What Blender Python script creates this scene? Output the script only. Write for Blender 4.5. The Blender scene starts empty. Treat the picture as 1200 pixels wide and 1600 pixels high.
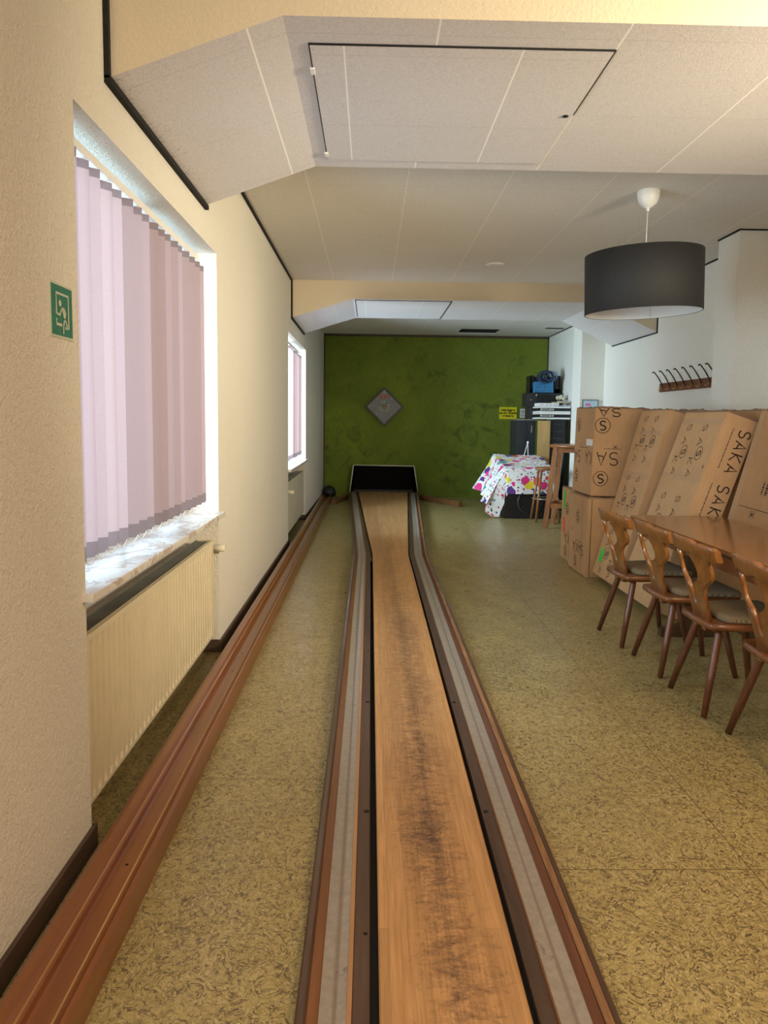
import bpy, bmesh, math, random
from mathutils import Vector, Matrix, noise
random.seed(7)
sc = bpy.context.scene
col = sc.collection
PI = math.pi

# ------------------------------------------------------------------ camera
pitch, roll, yaw = .0943, .0125, .0194
f = Vector((math.sin(yaw)*math.cos(pitch), math.cos(yaw)*math.cos(pitch), -math.sin(pitch)))
r = Vector((math.cos(yaw), -math.sin(yaw), 0))
u = r.cross(f)
r2 = r*math.cos(roll) + u*math.sin(roll)
u2 = u*math.cos(roll) - r*math.sin(roll)
cam_data = bpy.data.cameras.new('camera'); cam = bpy.data.objects.new('camera', cam_data); col.objects.link(cam)
M = Matrix((r2, u2, -f)).transposed().to_4x4(); M.translation = Vector((0, 0, 1.42))
cam.matrix_world = M
cam_data.sensor_fit = 'AUTO'; cam_data.sensor_width = 36
cam_data.lens = 1150/1600*36
cam_data.shift_y = -35/1600
cam_data.clip_start = .05
sc.camera = cam

# ------------------------------------------------------------------ light
sc.view_settings.view_transform = 'Standard'; sc.view_settings.look = 'None'
sc.view_settings.gamma = 1; sc.view_settings.use_curve_mapping = False
sc.view_settings.exposure = 0.42
sc.cycles.use_denoising = True
sc.cycles.max_bounces = 10; sc.cycles.diffuse_bounces = 6
w = bpy.data.worlds.new('world'); sc.world = w; w.use_nodes = True
w.node_tree.nodes['Background'].inputs[0].default_value = (.62, .80, 1, 1)
w.node_tree.nodes['Background'].inputs[1].default_value = 1.5

def area(name, loc, rot, sx, sy, power, color, spread=PI):
    l = bpy.data.lights.new(name, 'AREA'); l.shape = 'RECTANGLE'; l.size = sx; l.size_y = sy
    l.energy = power; l.color = color; l.spread = spread
    o = bpy.data.objects.new(name, l); o.location = loc; o.rotation_euler = rot; col.objects.link(o)
    return o
def aim(o, d): o.rotation_euler = Vector(d).to_track_quat('-Z', 'Y').to_euler()
# daylight outside the two windows on the left, coming in slantwise between the blind slats
o = area('daylight_near_window', (-2.7, 2.65, 1.75), (0, 0, 0), 1.6, 2.4, 160, (.54, .81, 1)); aim(o, (1, .55, -.10))
o = area('daylight_far_window', (-2.7, 8.55, 1.75), (0, 0, 0), 1.8, 2.4, 520, (.68, .88, 1)); aim(o, (1, .5, -.10))
# a third window of the left wall, level with the photographer and outside the frame
o = area('daylight_side_window', (-.88, .15, 1.65), (0, 0, 0), 1.5, 2.0, 46, (1, .93, .82)); aim(o, (1, .30, -.04))
# added warm fill that brightens the left wall, unseen, high on the right
o = area('left_wall_fill', (3.15, 1.4, 2.2), (0, 0, 0), .5, .5, 50, (1, .87, .62), math.radians(75)); aim(o, (-1, 1.05, -.06))
# warm ceiling lamp out of view, then an added soft fill from the rear
o = area('ceiling_lamp_behind', (1.9, 1.0, 2.9), (0, 0, 0), .5, .5, 26, (1, .62, .34))
o = area('rear_fill', (1.6, -2.3, 1.9), (0, 0, 0), 3.0, 1.6, 16, (1, .84, .68)); aim(o, (.1, 1, -.08))

# ------------------------------------------------------------------ materials
class NM:
    def __init__(s, name, rough=.6, base=(.8, .8, .8), **kw):
        s.m = bpy.data.materials.new(name); s.m.use_nodes = True
        s.nt = s.m.node_tree; s.b = s.nt.nodes['Principled BSDF']
        s.b.inputs['Base Color'].default_value = (*base, 1); s.b.inputs['Roughness'].default_value = rough
        for k, v in kw.items(): s.b.inputs[k.replace('_', ' ')].default_value = v
        s.tc = None
    def co(s, kind='Object'):
        if not s.tc: s.tc = s.nt.nodes.new('ShaderNodeTexCoord')
        return s.tc.outputs[kind]
    def n(s, t, props=None, **ins):
        nd = s.nt.nodes.new('ShaderNode'+t)
        for k, v in (props or {}).items(): setattr(nd, k, v)
        for k, v in ins.items():
            key = int(k[1:]) if k[0] == '_' else k.replace('_', ' ')
            if isinstance(v, bpy.types.NodeSocket): s.nt.links.new(v, nd.inputs[key])
            else: nd.inputs[key].default_value = v
        return nd
    def math(s, op, a, b=0., c=0.):
        return s.n('Math', {'operation': op}, _0=a, _1=b, _2=c).outputs[0]
    def mapc(s, scale=(1, 1, 1), rot=(0, 0, 0), kind='Object'):
        return s.n('Mapping', None, Vector=s.co(kind), Scale=scale, Rotation=rot).outputs[0]
    def noise(s, scale, detail=3, rough=.5, dist=0., vec=None):
        return s.n('TexNoise', None, Vector=vec or s.co(), Scale=scale, Detail=detail, Roughness=rough, Distortion=dist).outputs['Fac']
    def ramp(s, fac, stops, interp='LINEAR'):
        nd = s.n('ValToRGB', None, _0=fac); cr = nd.color_ramp; cr.interpolation = interp
        while len(cr.elements) < len(stops): cr.elements.new(.5)
        for e, (p, c) in zip(cr.elements, stops):
            e.position = p; e.color = (*c, 1) if isinstance(c, tuple) else (c, c, c, 1)
        return nd.outputs[0]
    def mix(s, fac, a, b, mode='MIX'):
        nd = s.n('Mix', {'data_type': 'RGBA', 'blend_type': mode}, _0=fac)
        for i, v in ((6, a), (7, b)):
            if isinstance(v, bpy.types.NodeSocket): s.nt.links.new(v, nd.inputs[i])
            else: nd.inputs[i].default_value = (*v, 1)
        return nd.outputs[2]
    def xyz(s, vec=None):
        o = s.n('SeparateXYZ', None, Vector=vec or s.co()).outputs
        return o[0], o[1], o[2]
    def line(s, c, period, phase, width):   # 1 on a thin line that repeats along c
        a = s.math('SUBTRACT', c, phase - period/2)
        a = s.math('MODULO', s.math('ADD', a, period*400), period)
        a = s.math('ABSOLUTE', s.math('SUBTRACT', a, period/2))
        return s.math('LESS_THAN', a, width/2)
    def col(s, v): s.nt.links.new(v, s.b.inputs['Base Color'])
    def rgh(s, v): s.nt.links.new(v, s.b.inputs['Roughness'])
    def bump(s, h, strength=.3, dist=.01):
        nd = s.n('Bump', None, Strength=strength, Distance=dist, Height=h)
        s.nt.links.new(nd.outputs[0], s.b.inputs['Normal'])

MAT = {}
def flat(name, base, rough=.5, vary=.12, scale=6., **kw):
    a = NM(name, rough, base, **kw)
    n_ = a.noise(scale, 4)
    a.col(a.ramp(n_, [(.3, tuple(c*(1-vary) for c in base)), (.7, tuple(min(1, c*(1+vary)) for c in base))]))
    MAT[name] = a.m; return a.m

# plaster
def plaster(name, base, rough_h=.9):
    a = NM(name, .85)
    n1 = a.noise(1.3, 3); n2 = a.noise(150, 3, .6)
    a.col(a.mix(1, a.ramp(n1, [(.3, tuple(c*.97 for c in base)), (.7, base)]), a.ramp(n2, [(.3, .93), (.7, 1.)]), 'MULTIPLY'))
    a.bump(a.math('ADD', a.noise(60, 2), a.math('MULTIPLY', a.noise(170, 2), .7)), rough_h, .007)
    MAT[name] = a.m
plaster('plaster', (.80, .76, .67)); plaster('plaster_right', (.87, .86, .79)); plaster('plaster_niche', (.76, .75, .76))
plaster('beam_face', (.76, .66, .50), .3)

def tiles(name, base, xs, x0, ys, y0, spots=0., groove=.007):
    a = NM(name, .75); x, y, z = a.xyz()
    lx_ = a.line(x, xs, x0, groove); ly_ = a.line(y, ys, y0, groove*.6); l = a.math('MAXIMUM', lx_, ly_)
    pits = a.n('TexVoronoi', None, Vector=a.mapc((1, 2.2, 1)), Scale=38.).outputs['Distance']
    pit = a.math('MULTIPLY', a.math('LESS_THAN', pits, .10), a.math('GREATER_THAN', a.noise(7, 2), .47))
    fine = a.noise(110, 3, .6, 1.)
    c = a.mix(1, a.ramp(a.noise(.9, 2), [(.3, tuple(k*.96 for k in base)), (.7, base)]), a.ramp(fine, [(.35, .84), (.6, 1.)]), 'MULTIPLY')
    c = a.mix(a.math('MULTIPLY', pit, .55), c, (.30, .24, .18))
    if spots:
        d = a.math('SUBTRACT', 1., a.math('MULTIPLY', a.math('ADD', x, .905), 1/spots))
        dirt = a.math('GREATER_THAN', a.math('ADD', a.noise(70, 4, .7, vec=a.mapc((.5, 1.6, .5))), a.math('MULTIPLY', d, .22)), .80)
        c = a.mix(a.math('MULTIPLY', dirt, .6), c, (.06, .05, .045))
    c = a.mix(a.math('MULTIPLY', ly_, .40), c, (.42, .38, .33)); c = a.mix(a.math('MULTIPLY', lx_, .9), c, (.93, .90, .84))
    a.col(c)
    a.bump(a.math('SUBTRACT', a.math('ADD', fine, a.math('MULTIPLY', pit, -1.2)), a.math('MULTIPLY', l, 2.)), .35, .004)
    MAT[name] = a.m
tiles('ceiling_tile', (.82, .79, .73), .653, .224, .655, 5.06)
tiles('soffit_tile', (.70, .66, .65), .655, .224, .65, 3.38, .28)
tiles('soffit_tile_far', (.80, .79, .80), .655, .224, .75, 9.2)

# vinyl floor
a = NM('vinyl', .34); x, y, z = a.xyz()
swirl = a.noise(17, 3, .55, 3.2); swirl2 = a.noise(23, 3, .6, 3.6, vec=a.mapc((1.1, .8, 1), (0, 0, .6)))
dk = a.ramp(swirl, [(.425, 0.), (.465, 1.), (.49, 1.), (.515, 0.)]); lt = a.ramp(swirl2, [(.51, 0.), (.55, 1.), (.60, 0.)])
gate = a.ramp(a.noise(31, 2), [(.34, 0.), (.48, 1.)])
base = a.ramp(a.noise(3, 3), [(.3, (.345, .272, .100)), (.7, (.405, .325, .130))])
c = a.mix(a.math('MULTIPLY', lt, .75), base, (.66, .56, .30))
c = a.mix(a.math('MULTIPLY', a.math('MULTIPLY', dk, gate), .85), c, (.07, .045, .022))
blob = a.ramp(a.noise(26, 2, .5, 1.5), [(.66, 0.), (.70, 1.)])
c = a.mix(a.math('MULTIPLY', blob, .6), c, (.10, .06, .05))
left = a.math('LESS_THAN', x, .2)
cross = a.math('MAXIMUM', a.math('MULTIPLY', left, a.line(y, 1.58, 2.80, .004)),
               a.math('MULTIPLY', a.math('SUBTRACT', 1., left), a.line(y, 1.565, 2.212, .004)))
jx = a.math('MULTIPLY', a.line(x, .73, 1.235, .004), a.math('GREATER_THAN', x, .9))
joint = a.math('MAXIMUM', cross, jx)
c = a.mix(a.math('MULTIPLY', joint, .7), c, (.06, .045, .02))
a.col(c)
a.rgh(a.ramp(a.noise(9, 3), [(.3, .27), (.7, .40)]))
a.bump(a.noise(45, 2), .04, .002)
MAT['vinyl'] = a.m

# green velvety wall
a = NM('green_wall', .9)
n1 = a.noise(.9, 5, .65, .5); n2 = a.noise(4.5, 5, .7, .8); fib = a.noise(30, 3, .6, vec=a.mapc((3, 1, .35)))
c = a.ramp(n1, [(.30, (.135, .185, .015)), (.7, (.225, .285, .027))])
patch = a.ramp(n2, [(.50, 0.), (.64, 1.)])
zone = a.ramp(a.noise(.75, 3, .6, 1.0), [(.45, 0.), (.62, 1.)])
c = a.mix(a.math('MULTIPLY', a.math('MULTIPLY', patch, zone), .62), c, (.045, .068, .010))
c = a.mix(1, c, a.ramp(fib, [(.3, .78), (.7, 1.12)]), 'MULTIPLY')
a.col(c); a.bump(fib, .3, .004)
a.b.inputs['Sheen Weight'].default_value = .15
MAT['green_wall'] = a.m

# wood family
def wood(name, c1, c2, rough=.35, axis='Y', scale=14., coat=0., grain=.12):
    a = NM(name, rough)
    s = {'X': (grain, 1, 1), 'Y': (1, grain, 1), 'Z': (1, 1, grain)}[axis]
    v = a.mapc(s)
    g = a.noise(scale, 4, .6, 1.2, vec=v); g2 = a.noise(scale*7, 2, .5, vec=v)
    c = a.ramp(g, [(.28, c1), (.72, c2)])
    a.col(a.mix(1, c, a.ramp(g2, [(.3, .84), (.7, 1.08)]), 'MULTIPLY'))
    a.b.inputs['Coat Weight'].default_value = coat; a.b.inputs['Coat Roughness'].default_value = .15
    a.bump(g2, .05, .002); MAT[name] = a.m
wood('chair_wood', (.14, .048, .010), (.30, .115, .025), .28, 'Z', 16, .5)
wood('chair_leg_wood', (.085, .026, .010), (.16, .050, .018), .35, 'Z', 16, .3)
wood('seat_wood', (.13, .042, .012), (.24, .080, .020), .26, 'X', 14, .5)
wood('table_wood', (.19, .070, .016), (.30, .120, .030), .16, 'X', 9, .5)
wood('table_dark', (.05, .022, .010), (.10, .045, .018), .4, 'Z')
wood('table_edge', (.018, .012, .009), (.035, .022, .015), .3, 'Y')
wood('return_wood', (.200, .060, .014), (.270, .088, .020), .30, 'Y', 6, .45, .05)
wood('inlay', (.36, .17, .055), (.52, .27, .10), .3, 'Y', 9, .3, .05)
wood('inlay_pale', (.55, .32, .12), (.75, .48, .22), .3, 'Y', 9, .3, .05)
wood('rail_dark', (.060, .032, .020), (.115, .064, .040), .42, 'Y', 12, .15, .05)
wood('rail_orange', (.15, .060, .018), (.24, .100, .032), .35, 'Y', 10, .3, .05)
wood('rail_brown', (.11, .035, .013), (.17, .058, .022), .35, 'Y', 10, .3, .05)
wood('worn_edge', (.14, .060, .024), (.50, .27, .12), .45, 'Y', 22, .1, .10)
wood('skirting', (.060, .036, .024), (.095, .058, .040), .5, 'Y', 8)
wood('beam_wood', (.16, .070, .026), (.27, .125, .048), .45, 'Y', 8)
wood('stool_wood', (.24, .085, .025), (.40, .165, .055), .35, 'Z', 12, .3)
wood('pine_board', (.46, .28, .10), (.58, .37, .15), .5, 'Z', 5, .1)
wood('hook_board', (.13, .045, .022), (.21, .080, .038), .45, 'Y', 9)

# lane boards: long planks, worn dark in the middle
a = NM('lane_boards', .34); x, y, z = a.xyz()
v = a.n('Mapping', None, Vector=a.co(), Rotation=(0, 0, PI/2), Location=(0, .04, 0)).outputs[0]
br = a.n('TexBrick', {'offset': .37, 'offset_frequency': 2}, Vector=v, Color1=(.62, .62, .62, 1), Color2=(1, 1, 1, 1), Mortar=(.30, .30, .30, 1), Scale=1., Mortar_Size=.0006, Brick_Width=1.9, Row_Height=.052)
g = a.noise(30, 4, .6, .4, vec=a.mapc((1, .05, 1))); g2 = a.noise(150, 2, .5, vec=a.mapc((1, .04, 1)))
c = a.ramp(g, [(.3, (.56, .30, .115)), (.7, (.70, .40, .175))])
c = a.mix(.60, c, br.outputs[0], 'MULTIPLY')
c = a.mix(1, c, a.ramp(g2, [(.3, .80), (.7, 1.05)]), 'MULTIPLY')
cx = a.math('ABSOLUTE', a.math('SUBTRACT', x, .225))
cen = a.math('SUBTRACT', 1., a.math('MULTIPLY', cx, 6.0))
blot = a.noise(26, 4, .7, .6, vec=a.mapc((.7, 1.5, 1))); fine = a.noise(95, 3, .7, vec=a.mapc((1, .8, 1)))
lg = a.noise(1.5, 3, .6, vec=a.mapc((1.6, .8, 1)))
wr = a.math('ADD', a.math('MULTIPLY', cen, .40), a.math('ADD', a.math('MULTIPLY', blot, .75), a.math('ADD', a.math('MULTIPLY', lg, .75), a.math('MULTIPLY', fine, .40))))
yf = a.ramp(a.math('MULTIPLY', y, .1), [(.10, .75), (.2, 1.), (.42, .85), (.62, .35), (.85, .0)])
wm = a.math('MULTIPLY', a.ramp(a.math('MULTIPLY', wr, .5), [(.55, 0.), (.73, 1.)]), yf)
c = a.mix(a.math('MULTIPLY', wm, .95), c, (.080, .042, .030))
a.col(c); a.rgh(a.ramp(blot, [(.3, .28), (.7, .46)]))
MAT['lane_boards'] = a.m

# grey painted gutter with a dirty centre streak
a = NM('gutter_grey', .34); 
st = a.noise(9, 4, .6, .2, vec=a.mapc((1, .06, 1))); sp = a.noise(40, 4, .7)
uvx = a.xyz(a.co('UV'))[0]
d = a.math('ABSOLUTE', a.math('SUBTRACT', uvx, .56))
wid = a.math('ADD', .13, a.math('MULTIPLY', a.math('SUBTRACT', st, .5), .35))
streak = a.ramp(a.math('DIVIDE', d, wid), [(.2, .85), (1., 0.)])
c = a.ramp(sp, [(.3, (.28, .25, .215)), (.7, (.37, .335, .29))])
c = a.mix(a.math('MULTIPLY', streak, .75), c, (.17, .115, .085))
c = a.mix(a.ramp(a.noise(18, 4, .7), [(.66, 0.), (.72, .7)]), c, (.10, .075, .06))
a.col(c); MAT['gutter_grey'] = a.m

# cardboard
def card(name, base):
    a = NM(name, .75)
    fl = a.noise(60, 3, .6, vec=a.mapc((1, 1, .15))); lg = a.noise(2.5, 4, .6)
    c = a.ramp(lg, [(.3, tuple(k*.90 for k in base)), (.7, tuple(k*1.06 for k in base))])
    a.col(a.mix(1, c, a.ramp(fl, [(.3, .92), (.7, 1.04)]), 'MULTIPLY'))
    a.bump(a.math('ADD', a.noise(7, 3), a.math('MULTIPLY', fl, .2)), .30, .012); MAT[name] = a.m
card('cardboard', (.56, .335, .165)); card('cardboard_dull', (.44, .27, .14)); card('cardboard_torn', (.27, .165, .10))
flat('print_ink', (.022, .015, .012), .7)
a = NM('clear_tape', .2, (.72, .52, .36)); a.b.inputs['Alpha'].default_value = .28; MAT['clear_tape'] = a.m
flat('label_white', (.90, .88, .92), .5); flat('tape_green', (.07, .62, .08), .5); flat('tape_orange', (.85, .13, .06), .5)

flat('black_plastic', (.012, .012, .014), .4); flat('black_gap', (.006, .006, .006), .9)
flat('black_foam', (.012, .011, .010), .95, .4, 40)
flat('charcoal_metal', (.032, .036, .040), .45); flat('charcoal_line', (.012, .013, .015), .5)
flat('black_gloss', (.004, .004, .004), .30, Specular_IOR_Level=.03); flat('white_edge', (.72, .70, .55), .4)
flat('silver', (.55, .55, .53), .3, Metallic=.85); flat('steel_dull', (.30, .31, .29), .4, Metallic=.6)
flat('white_paint', (.82, .82, .80), .4, .04); flat('white_plastic', (.84, .83, .80), .35, .03)
flat('radiator_cream', (.72, .64, .46), .35, .04); flat('radiator_dark', (.05, .048, .045), .7); flat('radiator_smooth', (.64, .60, .48), .4, .04)
flat('valve_white', (.74, .70, .58), .4, .05)
a = NM('marble', .25); v_ = a.noise(5, 5, .65, 1.8, vec=a.mapc((1, .6, 1)))
a.col(a.ramp(v_, [(.35, (.70, .66, .62)), (.5, (.80, .78, .75)), (.56, (.50, .40, .34)), (.66, (.78, .76, .73))])); MAT['marble'] = a.m
flat('shade_black', (.012, .012, .013), .75, .2, 60); flat('shade_inner', (.72, .74, .76), .7, .03)
flat('hook_black', (.02, .02, .022), .4, Metallic=.6); flat('brass', (.65, .45, .15), .3, Metallic=.9)
flat('yellow_sign', (.86, .76, .015), .5, .03); flat('sign_black', (.015, .014, .01), .6); flat('sign_white', (.80, .80, .76), .5, .03)
flat('sign_green', (.035, .20, .135), .5, .06); flat('sign_glow', (.58, .62, .48), .5, .04); flat('sign_grey', (.45, .46, .47), .6)
flat('frame_black', (.015, .014, .013), .35); flat('picture_grey', (.26, .265, .26), .45, .10, 9, Specular_IOR_Level=.3)
flat('red_print', (.62, .10, .06), .5, .2, 40); flat('pale_print', (.46, .44, .34), .5, .2, 40); flat('teal_print', (.10, .34, .28), .5, .2)
flat('brown_print', (.28, .17, .11), .5, .2, 30)
flat('crate_blue', (.05, .25, .50), .45); flat('cable_navy', (.015, .030, .085), .4); flat('cable_lightblue', (.22, .38, .62), .4)
flat('cream_fabric', (.70, .66, .50), .8); flat('lilac_paper', (.58, .55, .72), .6, .15, 30)
flat('picture_frame_grey', (.20, .21, .23), .4); flat('picture_pale', (.45, .62, .74), .4); flat('pink_print', (.70, .14, .36), .5)
flat('book_dark', (.03, .028, .03), .5); flat('tan_paper', (.52, .42, .28), .7)
flat('window_frame', (.78, .80, .82), .35, .03); flat('lead_grey', (.30, .28, .24), .5)
flat('hole_dark', (.03, .028, .025), .95)

a = NM('cushion', .85); x, y, z = a.xyz()
rib = a.n('TexWave', {'wave_type': 'BANDS', 'bands_direction': 'Y'}, Vector=a.co(), Scale=80., Distortion=.4, Detail=1.).outputs['Fac']
a.col(a.ramp(rib, [(.2, (.150, .105, .055)), (.8, (.285, .210, .118))])); a.bump(rib, .5, .003); MAT['cushion'] = a.m

# party tablecloth: white with coloured blobs
a = NM('party_cloth', .6); v = a.co('UV')
wob = a.n('TexNoise', None, Vector=v, Scale=9., Detail=2.).outputs['Color']
vw = a.n('VectorMath', {'operation': 'MULTIPLY_ADD'}, _0=wob, _1=(.10, .10, 0), _2=v).outputs[0]
vo = a.n('TexVoronoi', None, Vector=vw, Scale=6.2, Randomness=.85)
m1 = a.math('LESS_THAN', vo.outputs['Distance'], .43)
hue = a.n('HueSaturation', None, Color=vo.outputs['Color'], Saturation=1.9, Value=.62).outputs[0]
pal = a.ramp(a.xyz(vo.outputs['Color'])[0], [(.0, (.75, .03, .22)), (.3, (.10, .03, .22)), (.42, (.80, .05, .25)), (.66, (.85, .70, .03)), (.76, (.04, .35, .28)), (.88, (.80, .12, .05))], 'CONSTANT')
vo2 = a.n('TexVoronoi', None, Vector=v, Scale=24.)
m2 = a.math('MULTIPLY', a.math('LESS_THAN', vo2.outputs['Distance'], .36), a.math('GREATER_THAN', a.xyz(vo2.outputs['Color'])[1], .30))
pal2 = a.ramp(a.xyz(vo2.outputs['Color'])[0], [(.0, (.75, .03, .12)), (.35, (.05, .08, .30)), (.6, (.06, .40, .30)), (.8, (.05, .04, .04))], 'CONSTANT')
c = a.mix(m2, (.84, .84, .84), pal2); c = a.mix(m1, c, pal); a.col(c); MAT['party_cloth'] = a.m

# translucent blind fabric
def trans(name, base, tcol, fac):
    m = bpy.data.materials.new(name); m.use_nodes = True; nt = m.node_tree; nt.nodes.clear()
    o = nt.nodes.new('ShaderNodeOutputMaterial'); d = nt.nodes.new('ShaderNodeBsdfDiffuse'); t = nt.nodes.new('ShaderNodeBsdfTranslucent')
    tc = nt.nodes.new('ShaderNodeTexCoord'); n_ = nt.nodes.new('ShaderNodeTexNoise'); n_.inputs['Scale'].default_value = 220
    nt.links.new(tc.outputs['Object'], n_.inputs['Vector'])
    mx = nt.nodes.new('ShaderNodeMixShader'); mx.inputs[0].default_value = fac
    for node, cc in ((d, base), (t, tcol)):
        rp = nt.nodes.new('ShaderNodeValToRGB'); rp.color_ramp.elements[0].position = .3; rp.color_ramp.elements[1].position = .7
        rp.color_ramp.elements[0].color = (*[k*.93 for k in cc], 1); rp.color_ramp.elements[1].color = (*cc, 1)
        nt.links.new(n_.outputs['Fac'], rp.inputs[0]); nt.links.new(rp.outputs[0], node.inputs['Color'])
    nt.links.new(d.outputs[0], mx.inputs[1]); nt.links.new(t.outputs[0], mx.inputs[2]); nt.links.new(mx.outputs[0], o.inputs[0])
    MAT[name] = m
trans('blind_fabric', (.44, .35, .34), (.52, .345, .335), .5)
trans('blind_weight', (.30, .25, .26), (.24, .18, .19), .4)
m = bpy.data.materials.new('window_glass'); m.use_nodes = True; nt = m.node_tree; nt.nodes.clear()
o = nt.nodes.new('ShaderNodeOutputMaterial'); t = nt.nodes.new('ShaderNodeBsdfTransparent'); g = nt.nodes.new('ShaderNodeBsdfGlossy')
g.inputs['Roughness'].default_value = .02; mx = nt.nodes.new('ShaderNodeMixShader'); mx.inputs[0].default_value = .06
nt.links.new(t.outputs[0], mx.inputs[1]); nt.links.new(g.outputs[0], mx.inputs[2]); nt.links.new(mx.outputs[0], o.inputs[0]); MAT['window_glass'] = m

# ------------------------------------------------------------------ mesh helpers
class MB:
    def __init__(s): s.bm = bmesh.new(); s.mi = 0; s.mats = []; s.uv = None
    def mat(s, name):
        if name not in s.mats: s.mats.append(name)
        s.mi = s.mats.index(name); return s
    def face(s, vs, smooth=False):
        try: fc = s.bm.faces.new(vs)
        except ValueError: return None
        fc.material_index = s.mi; fc.smooth = smooth; return fc
    def box(s, x0, x1, y0, y1, z0, z1, bev=0., mtx=None):
        n0 = len(s.bm.verts); f0 = len(s.bm.faces)
        tmp = bmesh.new()
        bmesh.ops.create_cube(tmp, size=1)
        bmesh.ops.scale(tmp, vec=(x1-x0, y1-y0, z1-z0), verts=tmp.verts)
        bmesh.ops.translate(tmp, vec=((x0+x1)/2, (y0+y1)/2, (z0+z1)/2), verts=tmp.verts)
        if bev: bmesh.ops.bevel(tmp, geom=tmp.edges[:], offset=bev, segments=2, affect='EDGES', profile=.7)
        s.merge(tmp, mtx, bool(bev)); return s
    def merge(s, tmp, mtx=None, smooth=False):
        mp = {}
        for v in tmp.verts:
            p = mtx @ v.co if mtx else v.co
            mp[v] = s.bm.verts.new(p)
        for fc in tmp.faces: s.face([mp[v] for v in fc.verts], False if not smooth else len(fc.verts) == 4 and fc.calc_area() < 1e-4)
        tmp.free()
    def prism(s, pts, axis, a0, a1, smooth=False, mtx=None):
        # pts: 2-D outline; axis: the extrusion axis
        def P(p, a):
            q = {'X': (a, p[0], p[1]), 'Y': (p[0], a, p[1]), 'Z': (p[0], p[1], a)}[axis]
            q = Vector(q); return mtx @ q if mtx else q
        A = [s.bm.verts.new(P(p, a0)) for p in pts]; B = [s.bm.verts.new(P(p, a1)) for p in pts]
        n_ = len(pts)
        for i in range(n_): s.face([A[i], A[(i+1) % n_], B[(i+1) % n_], B[i]], smooth)
        s.face(A[::-1]); s.face(B); return s
    def tube(s, pts, rad, seg=8, cap=True, closed=False):
        pts = [Vector(p) for p in pts]; n_ = len(pts)
        rads = rad if isinstance(rad, (list, tuple)) else [rad]*n_
        rings = []; up = None
        for i, p in enumerate(pts):
            if closed: t = (pts[(i+1) % n_]-pts[i-1]).normalized()
            else: t = (pts[min(i+1, n_-1)]-pts[max(i-1, 0)]).normalized()
            if up is None: up = Vector((0, 0, 1)) if abs(t.z) < .9 else Vector((1, 0, 0))
            a_ = t.cross(up).normalized(); b_ = a_.cross(t).normalized(); up = b_
            rings.append([s.bm.verts.new(p+a_*math.cos(2*PI*k/seg)*rads[i]+b_*math.sin(2*PI*k/seg)*rads[i]) for k in range(seg)])
        for i in range(n_ if closed else n_-1):
            A, B = rings[i], rings[(i+1) % n_]
            for k in range(seg): s.face([A[k], A[(k+1) % seg], B[(k+1) % seg], B[k]], True)
        if cap and not closed: s.face(rings[0][::-1]); s.face(rings[-1])
        return s
    def lathe(s, prof, seg=32, c=(0, 0), mtx=None, cap=True):
        rings = []
        for (rr, z_) in prof:
            ring = []
            for k in range(seg):
                p = Vector((c[0]+rr*math.cos(2*PI*k/seg), c[1]+rr*math.sin(2*PI*k/seg), z_))
                ring.append(s.bm.verts.new(mtx @ p if mtx else p))
            rings.append(ring)
        for A, B in zip(rings, rings[1:]):
            for k in range(seg): s.face([A[k], A[(k+1) % seg], B[(k+1) % seg], B[k]], True)
        if cap: s.face(rings[0][::-1]); s.face(rings[-1])
        return s
    def stroke(s, F, pts, wdt, off=.0015, closed=False, th=.0006):
        # ribbon of a printed line in the frame F = (origin, udir, vdir, normal)
        O, U, V, Nn = F; n_ = len(pts)
        L = []; R = []
        for i in range(n_):
            if closed: a_, b_ = pts[i-1], pts[(i+1) % n_]
            else: a_, b_ = pts[max(i-1, 0)], pts[min(i+1, n_-1)]
            dx, dy = b_[0]-a_[0], b_[1]-a_[1]; l = math.hypot(dx, dy) or 1
            nx, ny = -dy/l*wdt/2, dx/l*wdt/2
            for lst, sg in ((L, 1), (R, -1)):
                lst.append(s.bm.verts.new(O+U*(pts[i][0]+sg*nx)+V*(pts[i][1]+sg*ny)+Nn*off))
        for i in range(n_ if closed else n_-1):
            j = (i+1) % n_; s.face([R[i], R[j], L[j], L[i]])
        return s
    def patch(s, F, pts, off=.002):
        O, U, V, Nn = F
        s.face([s.bm.verts.new(O+U*p[0]+V*p[1]+Nn*off) for p in pts]); return s
    def build(s, name, m=None, parent=None, loc=None, smooth=False):
        if m and not s.mats: s.mats = [m]
        me = bpy.data.meshes.new(name)
        bmesh.ops.recalc_face_normals(s.bm, faces=s.bm.faces)
        s.bm.to_mesh(me); s.bm.free()
        for k in s.mats or [m]: me.materials.append(MAT[k])
        o = bpy.data.objects.new(name, me); col.objects.link(o)
        if smooth:
            for p in me.polygons: p.use_smooth = True
        if loc: o.location = loc
        if parent: o.parent = parent
        return o
def tag(o, label=None, cat=None, group=None, kind=None):
    if label: o['label'] = label
    if cat: o['category'] = cat
    if group: o['group'] = group
    if kind: o['kind'] = kind
    return o
def empty(name, loc=(0, 0, 0), label=None, cat=None, group=None):
    o = bpy.data.objects.new(name, None); col.objects.link(o); o.location = loc; o.empty_display_size = .1
    return tag(o, label, cat, group)
def struct(name, mb, m=None): return tag(mb.build(name, m), kind='structure')
def copy_tree(o, parent=None):
    c = o.copy(); col.objects.link(c)
    if parent: c.parent = parent
    for ch in o.children: copy_tree(ch, c)
    return c
def arc(cx, cy, rr, a0, a1, n_): return [(cx+rr*math.cos(a0+(a1-a0)*i/n_), cy+rr*math.sin(a0+(a1-a0)*i/n_)) for i in range(n_+1)]

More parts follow.
